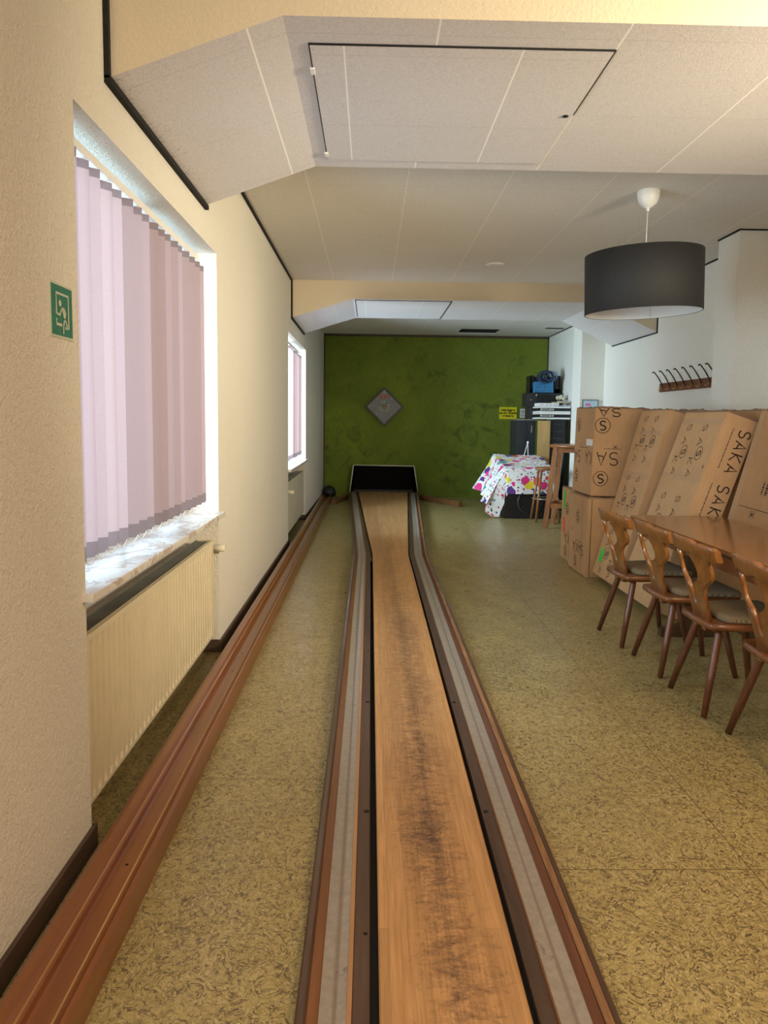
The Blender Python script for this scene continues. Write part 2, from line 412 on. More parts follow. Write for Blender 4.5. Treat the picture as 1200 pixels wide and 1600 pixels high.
# ------------------------------------------------------------------ room shell
CE = 2.97; WX = -.905; RX = 3.25; BY = 13.6; W1 = (2.33, 4.40); W2 = (8.14, 10.33)
b = MB(); b.box(-1.3, RX+.25, -2.6, BY+.2, -.12, 0); struct('floor', b, 'vinyl')
# ceiling with the open hatch near the end wall
b = MB(); hx = (1.52, 2.20); hy = (12.62, 13.25)
b.box(-1.3, RX+.25, -2.6, hy[0], CE, CE+.015); b.box(-1.3, RX+.25, hy[1], BY+.2, CE, CE+.015)
b.box(-1.3, hx[0], hy[0], hy[1], CE, CE+.015); b.box(hx[1], RX+.25, hy[0], hy[1], CE, CE+.015); struct('ceiling', b, 'ceiling_tile')
b = MB(); b.box(hx[0]-.05, hx[1]+.05, hy[0]-.05, hy[1]+.05, CE+.45, CE+.5)
for q in ((hx[0]-.05, hx[0]-.01, hy[0]-.05, hy[1]+.05), (hx[1]+.01, hx[1]+.05, hy[0]-.05, hy[1]+.05), (hx[0]-.05, hx[1]+.05, hy[0]-.05, hy[0]-.01), (hx[0]-.05, hx[1]+.05, hy[1]+.01, hy[1]+.05)):
    b.box(*q, CE+.015, CE+.45)
struct('trim_1', b, 'hole_dark')
b = MB(); X0 = -1.27
b.box(X0, WX, -2.6, W1[0], 0, CE); b.box(X0, WX, W1[1], W2[0], 0, CE)
b.prism([(X0, W2[1]), (WX, W2[1]), (-.862, BY), (X0, BY)], 'Z', 0, CE)
for (y0, y1) in (W1, W2): b.box(X0, WX, y0, y1, 2.37, CE)
struct('wall_left', b, 'plaster')
b = MB()
for (y0, y1) in (W1, W2): b.box(X0, -1.10, y0, y1, 0, .83)
struct('wall_niche', b, 'plaster_niche')
b = MB(); b.box(X0, RX+.25, BY, BY+.2, 0, CE); struct('wall_back', b, 'green_wall')
b = MB(); b.box(RX, RX+.2, -2.6, BY, 0, CE); b.box(2.93, RX, 5.98, 6.34, 0, CE); b.box(2.92, RX, 10.3, 10.72, 0, CE)
struct('wall_right', b, 'plaster_right')
b = MB(); b.box(X0, RX+.2, -2.8, -2.6, 0, CE); struct('wall_front', b, 'plaster')

def beam(name, y0, y1, smat):
    pts = [(WX, CE), (WX, 2.555), (-.31 if y0 < 5 else -.215, 2.77), (2.56, 2.77), (RX, 2.45), (RX, CE)]
    b = MB(); n_ = len(pts)
    A = [b.bm.verts.new((p[0], y0, p[1])) for p in pts]; B = [b.bm.verts.new((p[0], y1, p[1])) for p in pts]
    b.mat('beam_face'); b.face(A); b.face(B[::-1])
    b.mat(smat)
    for i in range(n_): b.face([A[i], A[(i+1) % n_], B[(i+1) % n_], B[i]])
    struct(name, b)
beam('ceiling_beam', 2.62, 4.10, 'soffit_tile'); beam('ceiling_beam', 8.44, 10.0, 'soffit_tile_far')

# dark gaps where ceiling, beams and wall meet
b = MB(); s_ = .018
b.box(WX, WX+s_, 4.1, 8.44, CE-s_, CE); b.box(WX, WX+s_, 10.0, BY, CE-s_, CE); b.box(WX, WX+s_, -2.6, 2.62, CE-s_, CE)
b.box(WX, WX+s_, 2.60, 2.62, 2.55, CE); b.box(WX, WX+.022, 2.60, 4.11, 2.535, 2.558)
b.box(WX, WX+s_, 8.42, 8.44, 2.55, CE); b.box(WX, WX+s_, 8.42, 10.01, 2.54, 2.558)
b.box(RX-.012, RX, 4.1, 8.44, CE-.012, CE); b.box(2.918, 2.93, 5.97, 6.34, CE-.012, CE); b.box(2.93, RX, 5.968, 5.98, CE-.01, CE)
b.box(RX-.012, RX, 8.43, 8.44, 2.44, CE); b.box(RX-.012, RX, 8.43, 10.0, 2.44, 2.452); b.box(RX-.012, RX, 10.0, BY, CE-.012, CE)
struct('trim_2', b, 'black_foam')
b = MB(); b.box(2.89, 3.19, 12.30, 12.42, CE-.004, CE-.0005); struct('trim_4', b, 'hole_dark')
# brown edge strips of the green wall
b = MB(); b.box(-.862, -.835, BY-.02, BY, 0, CE); b.box(-.862, RX, BY-.015, BY, CE-.04, CE); b.box(RX-.02, RX, BY-.015, BY, 0, CE); struct('trim_3', b, 'skirting')
# skirting
b = MB(); h_ = .075
for (y0, y1) in ((-2.6, W1[0]), (W1[1], W2[0])): b.box(WX, WX+.014, y0, y1, 0, h_)
for yy in (W1[0], W2[0]): b.box(-1.1, WX+.014, yy, yy+.014, 0, h_)
for yy in (W1[1], W2[1]): b.box(-1.1, WX+.014, yy-.014, yy, 0, h_)
b.prism([(WX, W2[1]), (WX+.014, W2[1]), (-.848, BY), (-.862, BY)], 'Z', 0, h_)
struct('baseboard_left', b, 'skirting')
b = MB(); 
for (y0, y1) in ((-2.6, 5.98), (6.34, 10.3), (10.72, BY)): b.box(RX-.014, RX, y0, y1, 0, h_)
struct('baseboard_right', b, 'skirting')

# windows
for i, (y0, y1) in enumerate((W1, W2)):
    b = MB(); x0, x1 = -1.20, -1.13
    b.box(x0, x1, y0, y0+.07, .86, 2.37, .004); b.box(x0, x1, y1-.07, y1, .86, 2.37, .004)
    b.box(x0, x1, y0, y1, .86, .93, .004); b.box(x0, x1, y0, y1, 2.30, 2.37, .004)
    ym = (y0+y1)/2; b.box(x0, x1, ym-.05, ym+.05, .86, 2.37, .004)
    wn = struct('window_%d' % (i+1), b, 'window_frame')
    for (p, q) in ((y0+.07, ym-.05), (ym+.05, y1-.07)):
        g_ = MB(); g_.box(-1.172, -1.168, p, q, .93, 2.30); g_.build('pane', 'window_glass', wn)
    b = MB(); b.box(-1.13, WX+.035, y0-.03 if i == 0 else y0+.002, y1+.03 if i == 0 else y1-.002, .832, .860, .005)
    tag(b.build('window_sill', 'marble'), ['pale marble window sill above the ribbed radiator', 'pale marble window sill above the smooth far radiator'][i], 'window sill', 'marble window sills')

# vertical blinds
def blind(y0, y1, label, seed):
    rnd = random.Random(seed)
    root = empty('vertical_blind', (-1.0, y0, 2.33), label, 'blind', 'vertical blinds at the windows')
    L = y1-y0
    b = MB(); b.box(-.022, .022, .02, L-.02, -.032, 0, .004); b.build('headrail', 'white_plastic', root)
    n_ = int(L/.115); bot = []
    for k in range(n_):
        yy = .075+k*(L-.15)/(n_-1); an = rnd.uniform(.72, 1.12); yy += rnd.uniform(-.016, .016)
        if k == 0: an = 1.1
        bow = .006; zt, zb = -.058, -1.40
        b = MB(); W = .127
        cs = []
        for j in range(7):
            t_ = -W/2+W*j/6; o_ = bow*(1-(2*j/6-1)**2)
            cs.append((o_*math.cos(an)+t_*math.sin(an), yy+t_*math.cos(an)-o_*math.sin(an)))
        zs = [zt, zt-.03, zb+.055, zb]
        rows = [[b.bm.verts.new((c_[0]*1., c_[1], z_)) for c_ in cs] for z_ in zs]
        for i_ in range(3):
            b.mat('blind_weight' if i_ != 1 else 'blind_fabric')
            for j in range(6): b.face([rows[i_][j], rows[i_][j+1], rows[i_+1][j+1], rows[i_+1][j]], True)
        sl = b.build('slat', parent=root)
        h = MB(); h.box(-.004, .004, yy-.014, yy+.014, -.072, -.045, .002); h.box(-.003, .003, yy-.003, yy+.003, -.062, -.030); h.box(-.012, .004, yy-.008, yy+.008, -.052, -.044)
        h.build('hanger', 'white_plastic', sl)
        bot.append((cs[5], zb)); 
        bot[-1] = (cs[0], cs[6], zb+.012)
    ch = MB()
    for side in (1,):
        pts = []
        for k in range(n_-1):
            p = Vector((bot[k][1][0]+.004, bot[k][1][1]-.03, bot[k][2])); q = Vector((bot[k+1][1][0]+.004, bot[k+1][1][1]-.03, bot[k+1][2]))
            for j in range(6):
                t_ = j/6; v = p.lerp(q, t_); v.z -= .022*4*t_*(1-t_); pts.append(v)
        pts.append(q); ch.tube(pts, .0022, 5)
    ch.build('bead_chain', 'white_plastic', root)
    return root
blind(2.34, 4.30, 'pinkish vertical slat blind in the near window above the ribbed radiator', 3)
blind(8.16, 10.25, 'pinkish vertical slat blind in the far window near the green wall', 5)

# radiators
def radiator(y0, y1, ribbed, label):
    root = empty('radiator', (-.925, y0, 0), label, 'radiator', 'wall radiators under the windows')
    L = y1-y0; z0, z1 = .12, .70
    b = MB()
    if ribbed:
        # pressed channels: corrugated outline extruded upwards, flat bands at top and bottom
        n_ = 34; pts = []
        for k in range(n_):
            a0 = .03+(L-.06)*k/n_; p = (L-.06)/n_
            pts += [(-.024, a0+p*.06), (-.024, a0+p*.36), (0, a0+p*.48), (0, a0+p*.90), (-.024, a0+p*1.0)]
        out = [(0, 0), (0, .03)] + pts + [(0, L-.03), (0, L)]
        A = [b.bm.verts.new((p[0], p[1], z0+.035)) for p in out]; B = [b.bm.verts.new((p[0], p[1], z1-.045)) for p in out]
        C = [b.bm.verts.new((0, p[1], z0+.015)) for p in out]; D = [b.bm.verts.new((0, p[1], z1-.025)) for p in out]
        for i in range(len(out)-1):
            for P, Q in ((C, A), (A, B), (B, D)): b.face([P[i], P[i+1], Q[i+1], Q[i]])
        b.box(-.012, .001, 0, L, z1-.025, z1, .003); b.box(-.012, .001, 0, L, z0, z0+.016, .003); b.box(-.02, -.015, 0, L, z0, z1)
    else:
        b.box(-.02, 0, 0, L, z0, z1, .005)
    b.build('front_panel', 'radiator_cream' if ribbed else 'radiator_smooth', root)
    b = MB(); b.box(-.115, -.095, 0, L, z0, z1-.01, .003); b.box(-.098, -.018, 0, .006, z0, z1); b.box(-.098, -.018, L-.006, L, z0, z1)
    b.build('rear_panel', 'radiator_cream' if ribbed else 'radiator_smooth', root)
    b = MB(); b.box(-.095, -.02, .006, L-.006, z0+.02, z1-.06); b.build('convector', 'radiator_dark', root)
    b = MB(); n_ = int(L/.022)
    for k in range(n_): b.box(-.098, -.016, .01+k*(L-.02)/n_, .01+k*(L-.02)/n_+.006, z1-.012, z1-.004)
    b.box(-.1, -.092, 0, L, z1-.014, z1-.001)
    b.build('top_grille', 'steel_dull', root)
    b = MB()
    vy = L+.012 if ribbed else .09
    if ribbed:
        b.tube([(-.05, L-.005, .645), (-.05, L+.03, .645), (-.02, L+.035, .645)], .009, 8)
        b.build('valve_pipe', 'steel_dull', root)
        b = MB(); b.lathe([(.014, 0), (.018, .004), (.020, .03), (.023, .035), (.023, .07), (.018, .076)], 14, mtx=Matrix.Translation((-.012, L+.035, .645)) @ Matrix.Rotation(PI/2, 4, 'Y'))
        b.build('thermostat_valve', 'valve_white', root)
    else:
        b.lathe([(.014, 0), (.018, .004), (.024, .03), (.024, .07), (.018, .076)], 14, mtx=Matrix.Translation((-.0, .05, .60)) @ Matrix.Rotation(PI/2, 4, 'Y'))
        b.build('thermostat_valve', 'valve_white', root)
    # wall brackets keep it off the floor
    for yy in (.3, L-.3):
        b = MB(); b.box(-.174, -.11, yy, yy+.04, .2, .6); b.build('bracket', 'steel_dull', root)
radiator(2.37, 4.335, True, 'cream ribbed panel radiator in the niche under the near window')
radiator(8.18, 10.28, False, 'smooth cream radiator with white valve under the far window')

# access hatches in the beam soffits
def hatch(x0, x1, y0, y1, label, th, far=False):
    root = empty('access_hatch', ((x0+x1)/2, (y0+y1)/2, 2.77), label, 'hatch', 'access hatches in the ceiling beams')
    cx, cy = (x0+x1)/2, (y0+y1)/2; hw, hd = (x1-x0)/2, (y1-y0)/2
    b = MB(); b.box(-hw, hw, -hd, hd, -.006, .0); 
    p = b.build('hatch_panel', 'soffit_tile_far' if far else 'soffit_tile', root)
    b = MB(); z0, z1 = -.0066, -.0002
    b.box(-hw-th, hw, -hd-th, -hd, z0, z1); b.box(-hw-th, -hw, -hd, hd*.85, z0, z1); b.box(hw, hw+th, -hd-th, hd if far else -hd*.05, z0, z1)
    if far: b.box(-hw, hw+th, hd, hd+th, z0, z1)
    b.build('gap', 'black_gap', root)
    if not far:
        for yy in (-.42, .48): b = MB(); b.box(-hw-.012, -hw+.006, yy, yy+.05, -.012, -.004, .002); b.build('hinge', 'white_paint', root)
        b = MB(); b.lathe([(.0, -.010), (.013, -.010), (.013, -.005)], 12, (hw-.03, -.02)); b.build('lock', 'hook_black', root)
hatch(-.235, .875, 2.80, 3.98, 'large access hatch with dark gap in the near beam underside', .0045)
hatch(-.18, .90, 8.50, 9.93, 'pale access hatch in the underside of the far beam', .010, True)

# ------------------------------------------------------------------ bowling lane
def lz(y): return .010+.008*y
ST = [.15, 7.35, 13.33]
def sweep(name, mat, near, far, parent, uv=False, smooth=False, close=True):
    # near/far: lists of (x, dz) ; dz None = floor
    b = MB(); rows = []
    for i, yy in enumerate(ST):
        pr = far if i == 2 else near
        rows.append([b.bm.verts.new((p[0], yy, .001 if p[1] is None else lz(yy)+p[1])) for p in pr])
    n_ = len(near); b.mat(mat)
    for A, B in zip(rows, rows[1:]):
        for j in range(n_-1): b.face([A[j], A[j+1], B[j+1], B[j]], smooth)
    if close: b.face(rows[0][::-1]); b.face(rows[-1])
    if uv:
        l = b.bm.loops.layers.uv.new('UVMap'); idx = {}
        for rr in rows:
            for j, v in enumerate(rr): idx[v] = (j/(n_-1), v.co.y)
        for fc in b.bm.faces:
            for lp in fc.loops: lp[l].uv = idx[lp.vert]
    return b.build(name, parent=parent)
def slab(x0, x1, h, rnd=.004):
    return [(x0, None), (x0, h-rnd), (x0+rnd, h), (x1-rnd, h), (x1, h-rnd), (x1, None)]
lane = empty('bowling_lane', (0, 0, 0), 'long narrow wooden bowling lane with grey gutters running to the black backstop', 'bowling lane')
sweep('lane_surface', 'lane_boards', slab(.036, .395, .004), slab(-.207, .690, .004), lane)
b = MB(); b.box(-.02, .46, .16, 7.3, .0005, .006); b.build('lane_bed', 'black_gap', lane)
NL = [-.163, -.137, -.108, -.043, -.030, .013]; FL = [-.366, -.348, -.328, -.262, -.254, -.222]
NR = [.602, .583, .562, .535, .460, .453, .412]; FR = [.884, .866, .845, .815, .742, .735, .705]
for (A, B, sg) in ((NL, FL, 1), (NR, FR, -1)):
    gt = empty('gutter'); gt.parent = lane
    def pr(q, i, j, h0, h1, rr=.003):
        xs = (q[i], q[j])
        s1 = 1 if xs[1] > xs[0] else -1
        return [(xs[0], None), (xs[0], h0-rr), (xs[0]+s1*rr, h0), (xs[1]-s1*rr, h1), (xs[1], h1-rr), (xs[1], None)]
    if sg == 1:
        sweep('outer_rail', 'rail_dark', pr(A, 0, 1, .010, .014, .006), pr(B, 0, 1, .010, .014, .006), gt)
        sweep('side_strip', 'rail_orange', pr(A, 1, 2, .010, .002), pr(B, 1, 2, .010, .002), gt)
        ci = (2, 3)
    else:
        sweep('outer_rail', 'rail_dark', pr(A, 0, 1, .010, .014, .006), pr(B, 0, 1, .010, .014, .006), gt)
        sweep('worn_strip', 'worn_edge', pr(A, 1, 2, .014, .012), pr(B, 1, 2, .014, .012), gt)
        sweep('side_strip', 'rail_brown', pr(A, 2, 3, .008, .001), pr(B, 2, 3, .008, .001), gt)
        ci = (3, 4)
    def chan(q):
        xa, xb = sorted((q[ci[0]], q[ci[1]]))
        return [(xa+(xb-xa)*k/10, -.002-.007*math.sin(PI*k/10)) for k in range(11)]
    sweep('channel', 'gutter_grey', chan(A), chan(B), gt, True, True, False)
    sweep('inner_strip', 'inlay' if sg == 1 else 'rail_orange', pr(A, *( (3, 4) if sg == 1 else (4, 5)), .000, .002, .001), pr(B, *((3, 4) if sg == 1 else (4, 5)), .000, .002, .001), gt)
    i, j = (4, 5) if sg == 1 else (5, 6)
    sweep('inner_rail', 'rail_dark', pr(A, i, j, .003, .003), pr(B, i, j, .003, .003), gt)
    xm = A[j]-.012*sg if sg == 1 else A[j]+.014
    for k, yy in enumerate((1.88, 2.5, 3.5, 4.28, 5.0, 5.9, 6.8)):
        if (sg == -1) and yy < 2: continue
        b = MB(); h0 = lz(yy)+.0032; rr = .010 if k in (1, 2) else .006
        b.lathe([(0.0005, h0), (rr, h0), (rr, h0+.0006), (0.0005, h0+.0006)], 14, (xm, yy)); b.build('screw_hole', 'black_gap', gt)

# backstop: black open-fronted hood with white edging
bs = empty('backstop', (.25, 13.45, 0), 'black glossy hood with cream edging at the far end of the lane', 'backstop')
def q4(b, p): b.face([b.bm.verts.new(v) for v in p])
yf, yb = 13.34, 13.55
of = [(-.365, yf, .10), (-.300, yf, .600), (.800, yf, .590), (.880, yf, .09)]
ob = [(-.30, yb, .10), (-.25, yb, .55), (.75, yb, .55), (.81, yb, .09)]
b = MB(); T = Matrix.Translation((-.25, -13.45, 0))
V = lambda p: b.bm.verts.new(T @ Vector(p))
b.face([V(p) for p in ob])
for i in range(3): b.face([V(of[i]), V(of[i+1]), V(ob[i+1]), V(ob[i])])
b.build('hood', 'black_gloss', bs)
b = MB()
for i in range(3):
    p, q = [T @ Vector(v) for v in (of[i], of[i+1])]; b.tube([p, q], .011, 6)
b.build('edging', 'white_edge', bs)
b = MB(); b.box(-.60, -.55, -.12, .10, 0, .12); b.box(.54, .59, -.12, .10, 0, .12); b.box(-.55, .55, .06, .10, 0, .14); b.build('foot_block', 'black_plastic', bs)
# side beams lying on the floor beside the backstop
def floor_beam(p, q, h, wd, label):
    root_loc = ((p[0]+q[0])/2, (p[1]+q[1])/2, 0)
    d = Vector((q[0]-p[0], q[1]-p[1], 0)); L = d.length; an = math.atan2(d.y, d.x)
    b = MB(); b.box(-L/2, L/2, -wd/2, wd/2, 0, h, .006)
    o = b.build('side_beam', 'beam_wood', loc=root_loc); o.rotation_euler = (0, 0, an)
    tag(o, label, 'beam', 'wooden beams beside the backstop'); return o
floor_beam((.93, 13.15), (1.50, 12.05), .095, .075, 'brown wooden beam slanting out from the right of the black backstop')
floor_beam((-.42, 13.2), (-.60, 12.25), .085, .07, 'brown wooden beam between the ball return and the black backstop')

# ball return
br_ = empty('ball_return', (-.74, 0, 0), 'long reddish brown wooden ball return rail along the left wall', 'ball return')
Y0, Y1 = .1, 12.95
prof = [(-.092, 0), (-.092, .080), (-.088, .087), (-.070, .093), (-.045, .091), (-.030, .084), (-.022, .076), (-.018, .060), (-.012, .054), (.036, .054), (.046, .060), (.062, .078), (.072, .088), (.080, .088), (.086, .083), (.087, 0)]
b = MB(); b.prism(prof, 'Y', Y0, Y1); rr = b.build('rail', 'return_wood', br_)
for p in rr.data.polygons: p.use_smooth = False
b = MB(); b.prism([(-.0315, .0855), (-.030, .0868), (-.0265, .0820), (-.028, .081)], 'Y', Y0, Y1); b.build('inlay_strip', 'inlay', br_)
b = MB(); b.prism([(.036, .0535), (.036, .0565), (.041, .0590), (.043, .057)], 'Y', Y0, Y1); b.build('inlay_strip', 'inlay_pale', br_)
b = MB()
b.bm.free()
for yy in (2.15, 3.9, 4.2, 6.3):
    b = MB(); b.lathe([(.0005, .0543), (.005, .0543), (.005, .0550), (.0005, .0550)], 10, (.012, yy)); b.build('screw', 'black_gap', br_)
br_.rotation_euler = (0, 0, math.radians(.10))

# black bundle at the end of the return rail
bd = empty('black_bundle', (-.73, 13.2, 0), 'round black bundle with a cable in the far left corner', 'bundle')
b = MB()
bmesh.ops.create_icosphere(b.bm, subdivisions=3, radius=.125)
for v in b.bm.verts:
    v.co += v.co.normalized()*.022*noise.noise(v.co*9); v.co.z = max(v.co.z*.9+.125, .0)
for fc in b.bm.faces: fc.smooth = True
b.build('cover', 'black_plastic', bd)
b = MB(); b.tube([(.09, -.02, .10), (.12, -.03, .06), (.13, -.01, .02), (.16, .02, .006), (.22, .05, .006)], .006, 6); b.build('cable', 'black_plastic', bd)

# ------------------------------------------------------------------ things on the walls
# escape route sign
sg = empty('exit_sign', (WX, 2.20, 1.723), 'green escape sign with white running figure on the left wall', 'sign')
b = MB(); b.box(0, .003, -.078, .078, -.078, .078); b.build('plate', 'sign_glow', sg)
b = MB(); b.box(.003, .0036, -.072, .072, -.071, .071); b.build('green_field', 'sign_green', sg)
F = (Vector((.0036, 0, 0)), Vector((0, 1, 0)), Vector((0, 0, 1)), Vector((1, 0, 0)))
b = MB(); k = .0009
b.stroke(F, [(-.041, -.012), (-.041, .048), (.043, .048), (.043, -.046), (.018, -.046)], .0085, k)
b.stroke(F, [(-.041, -.024), (-.041, -.040), (-.004, -.040)], .0085, k)
b.patch(F, arc(-.016, .021, .0095, 0, 2*PI, 14)[:-1], k*1.3)
b.patch(F, [(-.008, .010), (.010, .012), (.016, .004), (.022, -.022), (.010, -.024), (.002, -.004)], k*1.3)
b.stroke(F, [(-.004, .008), (-.018, -.012), (-.036, -.010)], .007, k*1.3)
b.stroke(F, [(.010, .010), (.022, .0), (.022, -.012)], .006, k*1.3)
b.stroke(F, [(.016, -.020), (.006, -.038), (.004, -.064)], .008, k*1.3)
b.stroke(F, [(.018, -.020), (.030, -.040), (.036, -.038)], .007, k*1.3)
b.build('running_figure', 'sign_glow', sg)

def text_mesh(txt, size, parent, name, mat, loc, rot=(PI/2, 0, 0), width=None):
    cu = bpy.data.curves.new(name, 'FONT'); cu.body = txt; cu.size = size; cu.align_x = 'CENTER'; cu.align_y = 'CENTER'; cu.extrude = .0006; cu.space_line = .95; cu.offset = .002*size/.05 if size < .1 else 0
    t = bpy.data.objects.new('tmp', cu); col.objects.link(t)
    dg = bpy.context.evaluated_depsgraph_get(); dg.update()
    me = bpy.data.meshes.new_from_object(t.evaluated_get(dg)); bpy.data.objects.remove(t)
    me.materials.clear(); me.materials.append(MAT[mat]); me.name = name
    o = bpy.data.objects.new(name, me); col.objects.link(o); o.parent = parent; o.location = loc; o.rotation_euler = rot
    return o
ys = empty('warning_sign', (2.53, BY-.022, 1.575), 'yellow German no-entry notice on the green wall', 'sign')
b = MB(); b.box(-.163, .163, 0, .006, -.11, .11, .002); b.build('plate', 'yellow_sign', ys)
text_mesh('Unbefugten\nist der Zutritt\nverboten', .056, ys, 'lettering', 'sign_black', (0, -.002, .0))
ws = empty('notice', (2.795, BY-.022, 1.575), 'small white notice with a black round emblem beside the yellow sign', 'notice')
b = MB(); b.box(-.045, .045, 0, .004, -.082, .082); b.build('plate', 'sign_white', ws)
F = (Vector((0, 0, 0)), Vector((1, 0, 0)), Vector((0, 0, 1)), Vector((0, -1, 0)))
b = MB(); b.stroke(F, arc(0, .025, .028, 0, 2*PI, 20)[:-1], .006, .001, True); b.patch(F, arc(.006, .025, .011, 0, 2*PI, 12)[:-1], .0012); b.build('emblem', 'sign_black', ws)
b = MB(); b.box(-.03, .03, -.0012, -.0004, -.06, -.025); b.build('text_block', 'sign_grey', ws)

# diamond picture
dp = empty('diamond_picture', (.250, BY-.045, 1.662), 'black framed square picture hung as a diamond on the green wall', 'picture')
b = MB(); hd = .36
def ringbox(b, h0, h1, y0, y1):
    o_ = [(0, h0), (h0, 0), (0, -h0), (-h0, 0)]; i_ = [(0, h1), (h1, 0), (0, -h1), (-h1, 0)]
    for k in range(4):
        a0, a1 = o_[k], o_[(k+1) % 4]; c0, c1 = i_[k], i_[(k+1) % 4]
        b.prism([a0, a1, c1, c0], 'Y', y0, y1)
ringbox(b, hd, hd-.045, -.012, .022); b.build('frame', 'frame_black', dp)
b = MB(); b.prism([(0, hd-.04), (hd-.04, 0), (0, -hd+.04), (-hd+.04, 0)], 'Y', 0, .02); b.build('glass_front', 'picture_grey', dp)
b = MB(); b.mat('red_print')
F = (Vector((0, 0, 0)), Vector((1, 0, 0)), Vector((0, 0, 1)), Vector((0, -1, 0)))
b.patch(F, [(-.095, .20), (-.06, .215), (0, .205), (.06, .215), (.095, .20), (.05, .165), (0, .155), (-.05, .165)], .0015)
b.mat('pale_print')
b.patch(F, [(-.04, .195), (-.01, .20), (-.02, .175)], .0022); b.patch(F, [(.01, .195), (.045, .20), (.03, .18)], .0022)
b.patch(F, [(0, .30), (.035, .245), (-.035, .245)], .0015)
for k in range(10):
    an = 2*PI*k/10+.3; cx, cy = .082*math.cos(an), .005+.088*math.sin(an)
    b.mat('teal_print' if k % 3 == 1 else 'pale_print'); b.patch(F, arc(cx, cy, .020, 0, 2*PI, 8)[:-1], .0015)
b.mat('brown_print'); b.patch(F, [(-.04, .05), (.04, .05), (.045, 0), (0, -.06), (-.045, 0)], .0015)
b.mat('pale_print')
for (cx, cy) in ((-.135, .135), (.135, .14), (-.265, .015), (.265, .015), (.135, -.13), (-.135, -.13)): b.patch(F, [(cx-.008, cy-.018), (cx+.008, cy-.018), (cx+.008, cy+.018), (cx-.008, cy+.018)], .0015)
b.build('emblem', parent=dp)

# framed print on the far pier
fp = empty('framed_print', (3.065, 10.298, 1.62), 'small grey framed print on the far white pier', 'picture')
b = MB(); b.box(-.115, .115, -.018, 0, -.12, .12, .003); b.build('frame', 'picture_frame_grey', fp)
b = MB(); b.box(-.098, .098, -.0195, -.017, -.103, .103); b.build('sheet', 'picture_pale', fp)
b = MB(); b.box(-.07, .0, -.0205, -.0190, .03, .065); b.build('print', 'pink_print', fp)

# coat rack
cr_ = empty('coat_rack', (RX, 7.5, 1.815), 'brown wooden coat rack with black angled hooks on the right wall', 'coat rack')
b = MB(); b.box(-.025, 0, -.70, .745, -.048, .048, .003); b.build('board', 'hook_board', cr_)
for yy in (8.14, 7.95, 7.76, 7.57, 7.38, 7.19, 7.0, 6.85):
    t_ = yy-7.5
    hk = MB(); hk.tube([(-.03, t_, .0), (-.045, t_, .045), (-.09, t_, .115), (-.125, t_, .160), (-.140, t_, .165), (-.150, t_, .158)], [.006, .006, .006, .006, .008, .008], 7)
    o_ = hk.build('hook', 'hook_black', cr_)
    hk = MB(); hk.tube([(-.028, t_, .03), (-.045, t_, .0), (-.055, t_, -.03), (-.07, t_, -.035), (-.078, t_, -.02)], .004, 6); hk.build('small_hook', 'brass', o_)
    hk = MB(); hk.tube([(-.03, t_+.012, .03), (-.06, t_+.012, .10), (-.065, t_+.012, .13)], .002, 5); hk.build('wire', 'silver', o_)

# ceiling fitting
b = MB(); b.lathe([(.0005, -.012), (.05, -.014), (.085, -.010), (.09, -.004), (.09, 0)], 24)
tag(b.build('smoke_detector', 'white_plastic', loc=(1.22, 7.45, CE)), 'flat round white fitting on the ceiling', 'ceiling fitting')

# drum pendant lamp
pl = empty('pendant_lamp', (1.845, 5.06, CE), 'large black drum pendant lamp with white inside', 'lamp')
b = MB(); b.lathe([(.072, 0), (.074, -.01), (.070, -.05), (.055, -.085), (.030, -.108), (.012, -.114), (.011, -.13), (.006, -.135)], 28); b.build('canopy', 'white_plastic', pl, smooth=True)
b = MB(); b.tube([(0, 0, -.12), (-.003, 0, -.5), (-.006, 0, -.62)], .0032, 8); b.build('cord', 'white_plastic', pl)
R = .383; zt, zb = -.415, -.805
tilt = Matrix.Translation((-.01, 0, -.61)) @ Matrix.Rotation(math.radians(-2.2), 4, 'Y') @ Matrix.Rotation(math.radians(1.0), 4, 'X')
b = MB(); seg = 72; h2 = .195
prof = [(R, h2), (R, -h2), (R-.004, -h2-.001), (R-.006, -h2+.004)]
b.mat('shade_black'); b.lathe([(R-.006, h2-.004), (R-.003, h2+.001), (R, h2), (R, -h2), (R-.003, -h2-.002), (R-.006, -h2)], seg, mtx=tilt, cap=False)
b.mat('shade_inner'); b.lathe([(R-.007, h2-.004), (R-.007, -h2)], seg, mtx=tilt, cap=False)
b.build('lamp_shade', parent=pl)
b = MB()
for k in range(3):
    an = 2*PI*k/3+.4; p0 = tilt @ Vector((.02*math.cos(an), .02*math.sin(an), .13)); p1 = tilt @ Vector(((R-.006)*math.cos(an), (R-.006)*math.sin(an), .17)); b.tube([p0, p1], .0025, 6)
b.tube([tilt @ Vector((.02*math.cos(t*PI/6), .02*math.sin(t*PI/6), .13)) for t in range(12)], .003, 6, closed=True)
b.build('spider_frame', 'white_paint', pl)
b = MB(); b.lathe([(.020, .145), (.021, .08), (.018, .075)], 16, mtx=tilt); b.build('socket', 'white_plastic', pl)
b = MB(); b.lathe([(.012, .078), (.014, .06), (.028, .03), (.031, .005), (.024, -.018), (.008, -.028)], 18, mtx=tilt); b.build('bulb', 'white_plastic', pl, smooth=True)
b = MB(); a_ = math.radians(62); p = Vector(((R-.009)*math.cos(a_), (R-.009)*math.sin(a_), 0)); b.tube([tilt @ (p+Vector((0, 0, h2-.01))), tilt @ (p+Vector((0, 0, -h2+.005)))], .0015, 5); b.build('seam', 'sign_grey', pl)

